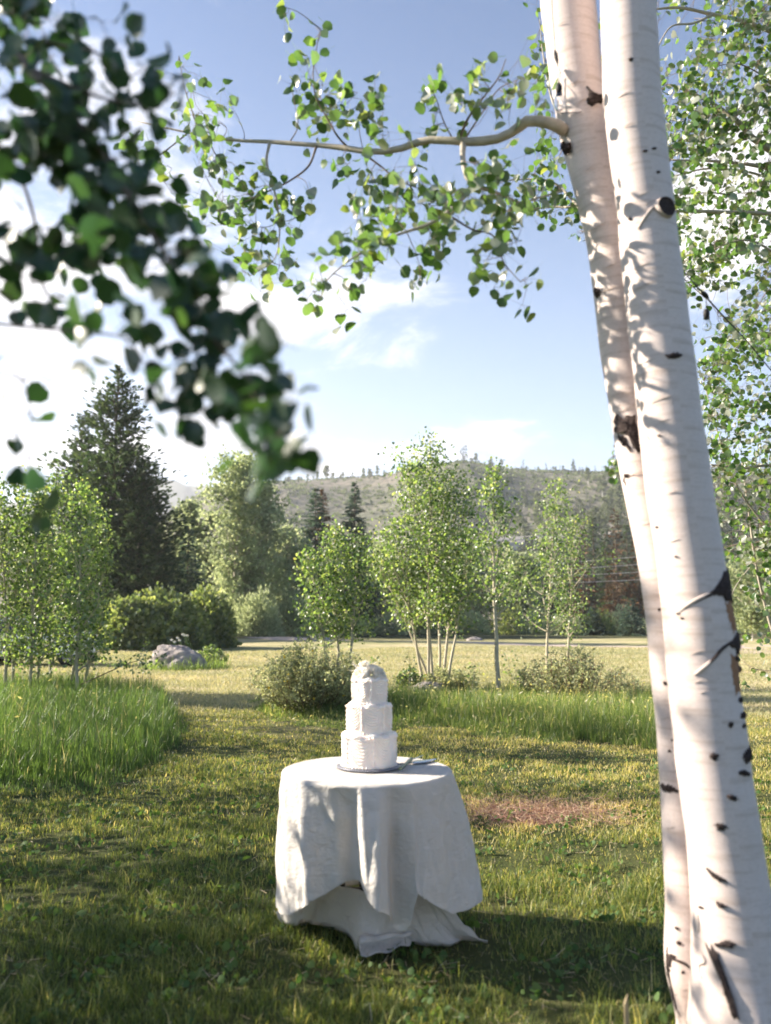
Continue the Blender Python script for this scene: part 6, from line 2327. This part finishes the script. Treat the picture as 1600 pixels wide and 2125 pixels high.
for x in (0.0, -2.75):
    for yo in (.02, Wd - .24):
        c_ = np.array([cx1 + x - .02, CYd + yo, wr_])
        g = Geo()
        a = np.linspace(0, 2 * np.pi, 28, endpoint=False)
        V = []
        for rr, yy in ((.2, -.01), (.33, -.02), (wr_, .03), (wr_, .19), (.33, .24), (.2, .23)):
            V += [c_ + (math.cos(t) * rr, yy, math.sin(t) * rr) for t in a]
        g.add(V, grid_quads(28, 6, True))
        wh = part('wheel', g, M_rubber, car)
        V = [c_ + (0, .0, 0)] + [c_ + (math.cos(t) * .2, 0, math.sin(t) * .2) for t in a]
        part('rim', Geo().add(V, None, [(0, 1 + k, 1 + (k + 1) % 28) for k in range(28)]), M_pewter, wh)

# ================================================================== STAKE
p = at(1300, 2060, 2.66)
b = np.array([p[0], 2.66, 0])
e = empty('wooden_stake', b, 'short weathered wooden stake stuck in the grass left of the trunks', 'stake')
g = Geo()
V = [(-.010, -.008, -.05), (.010, -.008, -.05), (.010, .008, -.05), (-.010, .008, -.05), (-.009, -.005, p[2] - .035), (.003, -.005, p[2] - .004), (.004, .005, p[2] - .002), (-.008, .005, p[2] - .028)]
g.add(np.array(V) + b, [(0, 3, 2, 1), (4, 5, 6, 7), (0, 1, 5, 4), (1, 2, 6, 5), (2, 3, 7, 6), (3, 0, 4, 7)])
part('post', g, M_straw, e, False)


# ================================================================== GRASS
def blades(g, P, L, Wd_, lean_dir, lean, rnd, seg=2):
    """grass blades: root P, length L, half width, lean direction angle and amount"""
    n = len(P)
    ld = np.stack([np.cos(lean_dir), np.sin(lean_dir), np.zeros(n)], -1)
    fa = lean_dir + rng.uniform(0.4, 2.7, n)
    sd = np.stack([np.cos(fa), np.sin(fa), np.zeros(n)], -1) * Wd_[:, None]
    up = np.array([0, 0, 1.0])
    V = np.zeros((n, 5, 3))
    m1 = P + up * (L * .55)[:, None] + ld * (L * lean * .32)[:, None]
    tp = P + up * (L * np.sqrt(np.clip(1 - lean ** 2 * .6, .12, 1)))[:, None] + ld * (L * lean)[:, None]
    V[:, 0], V[:, 1] = P - sd, P + sd
    V[:, 2], V[:, 3] = m1 + sd * .8, m1 - sd * .8
    V[:, 4] = tp
    b = np.arange(n)[:, None] * 5
    g.add(V.reshape(-1, 3), b + np.array([[0, 1, 2, 3]]), b + np.array([[3, 2, 4]]), rnd=np.repeat(rnd, 5))


def sample_lawn(n, y0, y1, powr, wfac=.53, wadd=.5):
    yy = np.linspace(y0, y1, 2000)
    pdf = (wfac * yy + wadd) * yy ** (-powr)
    cdf = np.cumsum(pdf)
    cdf /= cdf[-1]
    y = np.interp(rng.random(n), cdf, yy)
    x = rng.uniform(-1, 1, n) * (wfac * y + wadd)
    return x, y


def tall_mask(x, y):
    """1 inside the unmown patches"""
    px, py, _ = project(np.stack([x, y, 0 * x], -1))
    wv = wob(np.stack([x, y, 0 * x], -1), .55, 3, 7)
    py = py + wv * 16
    px = px + wv * 14
    # left patch
    yl = np.interp(px, [-600, 0, 200, 330, 372, 385], [1655, 1640, 1640, 1600, 1560, 1520])
    yt = np.interp(px, [-600, 0, 230, 330, 385], [1425, 1428, 1432, 1452, 1500])
    a = (px < 385) & (py < yl) & (py > yt)
    # strip behind the cake
    yl2 = np.interp(px, [520, 560, 700, 720, 820, 950, 1100, 1250, 1360, 1460], [1470, 1492, 1500, 1500, 1506, 1520, 1536, 1552, 1560, 1520])
    yt2 = np.interp(px, [520, 600, 800, 1000, 1200, 1460], [1462, 1470, 1452, 1450, 1456, 1462])
    c_ = (px > 520) & (px < 1460) & (py < yl2) & (py > yt2)
    return a, c_


def patchy(x, y):
    P = np.stack([x, y, 0 * x], -1)
    return wob(P, .35, 3, 4), wob(P, 1.6, 3, 8)


DRY = ground(1110, 1685)
x, y = sample_lawn(430000, 2.05, 13.5, 1.55)
a_, c_ = tall_mask(x, y)
pn, pf = patchy(x, y)
keep = ~(a_ | c_)
x, y, pn, pf = x[keep], y[keep], pn[keep], pf[keep]
ddry = np.sqrt(((x - DRY[0]) / .62) ** 2 + ((y - DRY[1]) / .42) ** 2) + rng.normal(size=len(x)) * .16
keep = (rng.random(len(x)) < np.clip(.50 + .5 * pf + .3 * pn, .12, 1)) & ((ddry > 1) | (rng.random(len(x)) < .25))
x, y, pn, pf, ddry = x[keep], y[keep], pn[keep], pf[keep], ddry[keep]
n = len(x)
L = (.024 + .018 * np.clip(pn + .6 * pf, -1, 1.3) + rng.gamma(2, .007, n)).clip(.015, .14)
L *= np.interp(y, [2, 4, 6, 13], [1.25, 1.15, .95, 1.0])
rn = np.clip(rng.beta(2, 2.6, n) + .10 * (pf < -.2) + np.interp(y, [3, 4.6, 6, 9], [-.14, -.05, .12, .20]) + np.clip(x * .06, -.1, .1) - .08 * (pn > .3), 0, 1)  # strawier far and right, greener near left; lit and shaded tone painted in
rn = np.where(ddry < 1.3, np.clip(rn + .45, 0, 1), rn)
g = Geo()
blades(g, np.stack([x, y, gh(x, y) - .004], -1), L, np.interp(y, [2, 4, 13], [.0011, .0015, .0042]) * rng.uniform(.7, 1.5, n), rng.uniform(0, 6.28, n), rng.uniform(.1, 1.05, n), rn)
print('lawn blades', n)
tag(part('mown_grass', g, M_grass, None, False, kind='stuff', origin=(0, 5, 0)), 'short mown lawn of green and straw coloured grass around the table', 'grass')

# clippings and dry straw
x, y = sample_lawn(15000, 2.05, 12, 1.2)
a_, c_ = tall_mask(x, y)
pn, pf = patchy(x, y)
keep = ~(a_ | c_) & (rng.random(len(x)) < np.clip(.35 - .6 * pf, .08, 1))
x, y = x[keep], y[keep]
n = len(x)
g = Geo()
P = np.stack([x, y, gh(x, y) + rng.uniform(.006, .035, n)], -1)
D = unit(np.stack([rng.normal(size=n), rng.normal(size=n), rng.normal(size=n) * .22], -1))
N = unit(np.cross(D, rng.normal(size=(n, 3)) * .3 + (0, 0, 1)))
N = np.cross(N, D)
pr = (np.array([(-.025, 0, 0), (.025, 0, 0), (.02, 1, .05), (-.02, 1, .05)]), np.array([(0, 1, 2, 3)]))
add_leaves(g, P, rng.uniform(.02, .065, n) * np.interp(y, [2, 12], [1, 1.8]), D, N, pr, rng.random(n))
tag(part('dry_straw', g, M_straw, None, False, kind='stuff', origin=(0, 5, 0)), 'dry clippings and straw lying in the mown lawn', 'straw')
# reddish dead grass on the bare patch
n = 4200
x, y = DRY[0] + rng.normal(size=n) * .38, DRY[1] + rng.normal(size=n) * .24
P = np.stack([x, y, gh(x, y) + rng.uniform(.006, .05, n)], -1)
D = unit(np.stack([rng.normal(size=n), rng.normal(size=n), rng.normal(size=n) * .45], -1))
N = unit(np.cross(D, rng.normal(size=(n, 3))))
g = Geo()
add_leaves(g, P, rng.uniform(.03, .08, n), D, N, pr, rng.random(n))
tag(part('dead_grass', g, M_red, None, False, kind='stuff', origin=tuple(DRY)), 'reddish dead grass on the bare patch right of the table', 'grass')
# bare soil under the dry patch
nu = 40
th = np.linspace(0, 2 * np.pi, nu, endpoint=False)
V = []
for f in (0.02, .4, .75, 1.0):
    rr = f * (1 + .18 * np.sin(th * 3 + 1) + .08 * np.sin(th * 7))
    X_, Y_ = DRY[0] + rr * np.cos(th) * .55, DRY[1] + rr * np.sin(th) * .36
    V.append(np.stack([X_, Y_, gh(X_, Y_) + .006 - (.02 if f == 1.0 else 0)], -1))
structure('bare_soil_patch', Geo().add(np.array(V).reshape(-1, 3), grid_quads(nu, 4, True)), M_soil)

# broad leafed weeds and clover in the lawn
x, y = sample_lawn(15000, 2.1, 9, 1.5)
a_, c_ = tall_mask(x, y)
pn, pf = patchy(x + 7, y + 3)
keep = ~(a_ | c_) & (pf > .15)
x, y = x[keep], y[keep]
n = len(x)
D = unit(np.stack([rng.normal(size=n), rng.normal(size=n), rng.uniform(.1, 1.2, n)], -1))
N = rng.normal(size=(n, 3)) * .4 + (0, 0, 1)
N = unit(N - D * (N * D).sum(1, keepdims=True))
g = Geo()
add_leaves(g, np.stack([x, y, gh(x, y) + rng.uniform(.01, .03, n)], -1), rng.uniform(.018, .042, n), D, N, HEX, rng.random(n))
tag(part('lawn_weeds', g, M_weed, None, True, kind='stuff', origin=(0, 5, 0)), 'small broad leafed weeds scattered through the lawn', 'weeds')

# long seed stalks and taller tufts close to the camera
rgt = np.random.default_rng(900)
tc_x, tc_y = sample_lawn(420, 2.1, 7.5, 1.3)
X_, Y_, LL, RR = [], [], [], []
for q in range(420):
    if tall_mask(np.array([tc_x[q]]), np.array([tc_y[q]]))[0][0] or math.hypot(tc_x[q] - TX, tc_y[q] - TY) < .5:
        continue
    m_ = rgt.integers(8, 26)
    X_.append(tc_x[q] + rgt.normal(size=m_) * .022)
    Y_.append(tc_y[q] + rgt.normal(size=m_) * .022)
    LL.append(rgt.uniform(.06, .15, m_) * rgt.uniform(.7, 1.15))
    RR.append(np.clip(rgt.normal(.45, .22, m_), 0, 1))
x, y, L, rn = map(np.concatenate, (X_, Y_, LL, RR))
g = Geo()
n = len(x)
blades(g, np.stack([x, y, gh(x, y) - .004], -1), L, rgt.uniform(.0010, .0022, n), rgt.uniform(0, 6.28, n), rgt.uniform(.2, 1.1, n), rn)
tag(part('grass_tufts', g, M_grass, None, False, kind='stuff', origin=(0, 4, 0)), 'scattered longer tufts standing out of the mown lawn', 'grass')

# unmown tall grass: left patch and the strip behind the cake
for which, n0, hmin, hmax, nm, lab, y0, y1 in ((0, 250000, .26, .52, 'tall_grass', 'unmown grass in a shade-darkened green in the patch below the left aspen grove', 6.2, 17.5),
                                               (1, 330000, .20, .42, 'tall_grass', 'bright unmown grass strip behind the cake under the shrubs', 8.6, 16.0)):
    x, y = sample_lawn(n0, y0, y1, 1.5, .62, 1.5)
    mk = tall_mask(x, y)[which]
    x, y = x[mk], y[mk]
    sel = rng.random(len(x)) < (.62 if which == 0 else .75)
    x, y = x[sel], y[sel]
    n = len(x)
    pn, pf = patchy(x * 1.5, y * 1.5)
    px, py, _ = project(np.stack([x, y, 0 * x], -1))
    L = rng.uniform(hmin, hmax, n) * (1 + .18 * pn) * (1 - .25 * (rng.random(n) < .3))
    # lower towards the patch borders
    if which == 0:
        edge = np.clip(np.minimum((385 - px) / 50, (np.interp(px, [-600, 0, 200, 330, 372, 385], [1655, 1640, 1640, 1600, 1560, 1520]) - py) / 40), 0.16, 1)
    else:
        edge = np.clip(np.minimum((px - 520) / 60, (np.interp(px, [520, 560, 700, 720, 820, 950, 1100, 1250, 1360, 1460], [1470, 1492, 1500, 1500, 1506, 1520, 1536, 1552, 1560, 1520]) - py) / 26), 0.14, 1)
    L *= edge
    rn = np.clip(rng.beta(2, 2.5, n) * .93 + .05 * (which == 1), 0, 1)
    dead = rng.random(n) < (.035 if which == 0 else .07)
    rn = np.where(dead, 1.0, np.minimum(rn, .93))
    g = Geo()
    blades(g, np.stack([x, y, gh(x, y) - .01], -1), L, rng.uniform(.0022, .0045, n) * np.interp(y, [6, 16], [.85, 1.5]), rng.uniform(0, 6.28, n) , rng.uniform(.05, .55, n) ** 1.1, rn)
    m_ = 320 if which == 0 else 1000
    ii = rng.choice(n, m_, replace=False)
    sx, sy = x[ii] + rng.normal(size=m_) * .12, y[ii] + rng.normal(size=m_) * .12
    sl = L[ii] * rng.uniform(1.0, 1.55, m_)
    la, le = rng.uniform(0, 6.28, m_), rng.uniform(.05, .5, m_)
    P0 = np.stack([sx, sy, gh(sx, sy)], -1)
    blades(g, P0, sl, rng.uniform(.002, .0035, m_), la, le, np.full(m_, 1.0))
    tip = P0 + np.stack([np.cos(la) * sl * le, np.sin(la) * sl * le, sl * np.sqrt(1 - le ** 2 * .6)], -1)
    D = unit(np.stack([np.cos(la), np.sin(la), rng.uniform(-.3, 1.2, m_)], -1))
    N = unit(np.cross(D, rng.normal(size=(m_, 3))))
    add_leaves(g, tip - D * .02, rng.uniform(.035, .08, m_), D, N, NAR, np.full(m_, .97))
    print(nm, n)
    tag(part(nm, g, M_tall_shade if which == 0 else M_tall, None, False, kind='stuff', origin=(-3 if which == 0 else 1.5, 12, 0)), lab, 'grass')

# meadow beyond: coarser blades so the surface has a nap
x, y = sample_lawn(150000, 12.5, 44, 1.7, .56, 1.0)
a_, c_ = tall_mask(x, y)
keep = ~(a_ | c_)
x, y = x[keep], y[keep]
pn, pf = patchy(x * .4, y * .4)
n = len(x)
g = Geo()
blades(g, np.stack([x, y, gh(x, y) - .004], -1), rng.uniform(.03, .075, n) * (1 + .3 * pn) * np.interp(y, [12, 44], [1, 1.5]), np.interp(y, [12, 44], [.005, .016]) * rng.uniform(.7, 1.4, n), rng.uniform(0, 6.28, n), rng.uniform(.2, 1.1, n),
       np.clip(rng.beta(2.2, 2, n) * .8 + .15 + .25 * pn, 0, 1))
tag(part('meadow_grass', g, M_meadow, None, False, kind='stuff', origin=(0, 25, 0)), 'pale yellow green mown meadow stretching to the dirt road', 'grass')
# grass fringe round the boulder
th = rng.uniform(0, 6.28, 2600)
rr = bW * rng.uniform(.8, 1.45, 2600)
x, y = bA[0] + .15 + rr * np.cos(th) * 1.1, bA[1] + rr * np.sin(th) * .8 - .1
g = Geo()
n = len(x)
blades(g, np.stack([x, y, gh(x, y)], -1), (rng.gamma(2.2, .09, n) * np.exp(-((rr / bW - 1.05) / .3) ** 2)).clip(.03, .55), rng.uniform(.006, .012, n), rng.uniform(0, 6.28, n), rng.uniform(.1, .6, n), rng.beta(2, 2, n) * .93)
tag(part('grass_fringe', g, M_tall, None, False, kind='stuff', origin=tuple(bA)), 'unmown grass growing round the large grey boulder', 'grass')


# ================================================================== HAZE
m, nt, out = newmat('haze_air')
pv = nt.node('ShaderNodeVolumePrincipled')
pv.inputs['Color'].default_value = (0.93, 0.95, 1.0, 1)
pv.inputs['Density'].default_value = HAZE
pv.inputs['Anisotropy'].default_value = 0.3
nt.l.new(pv.outputs[0], out.inputs['Volume'])
g = Geo()
box(g, (-300, 1500, 199), (5400, 3300, 402))
tag(part('haze', g, m, None, False, kind='stuff', origin=(0, 0, 0)), 'thin pale blue haze filling the whole valley air', 'haze')
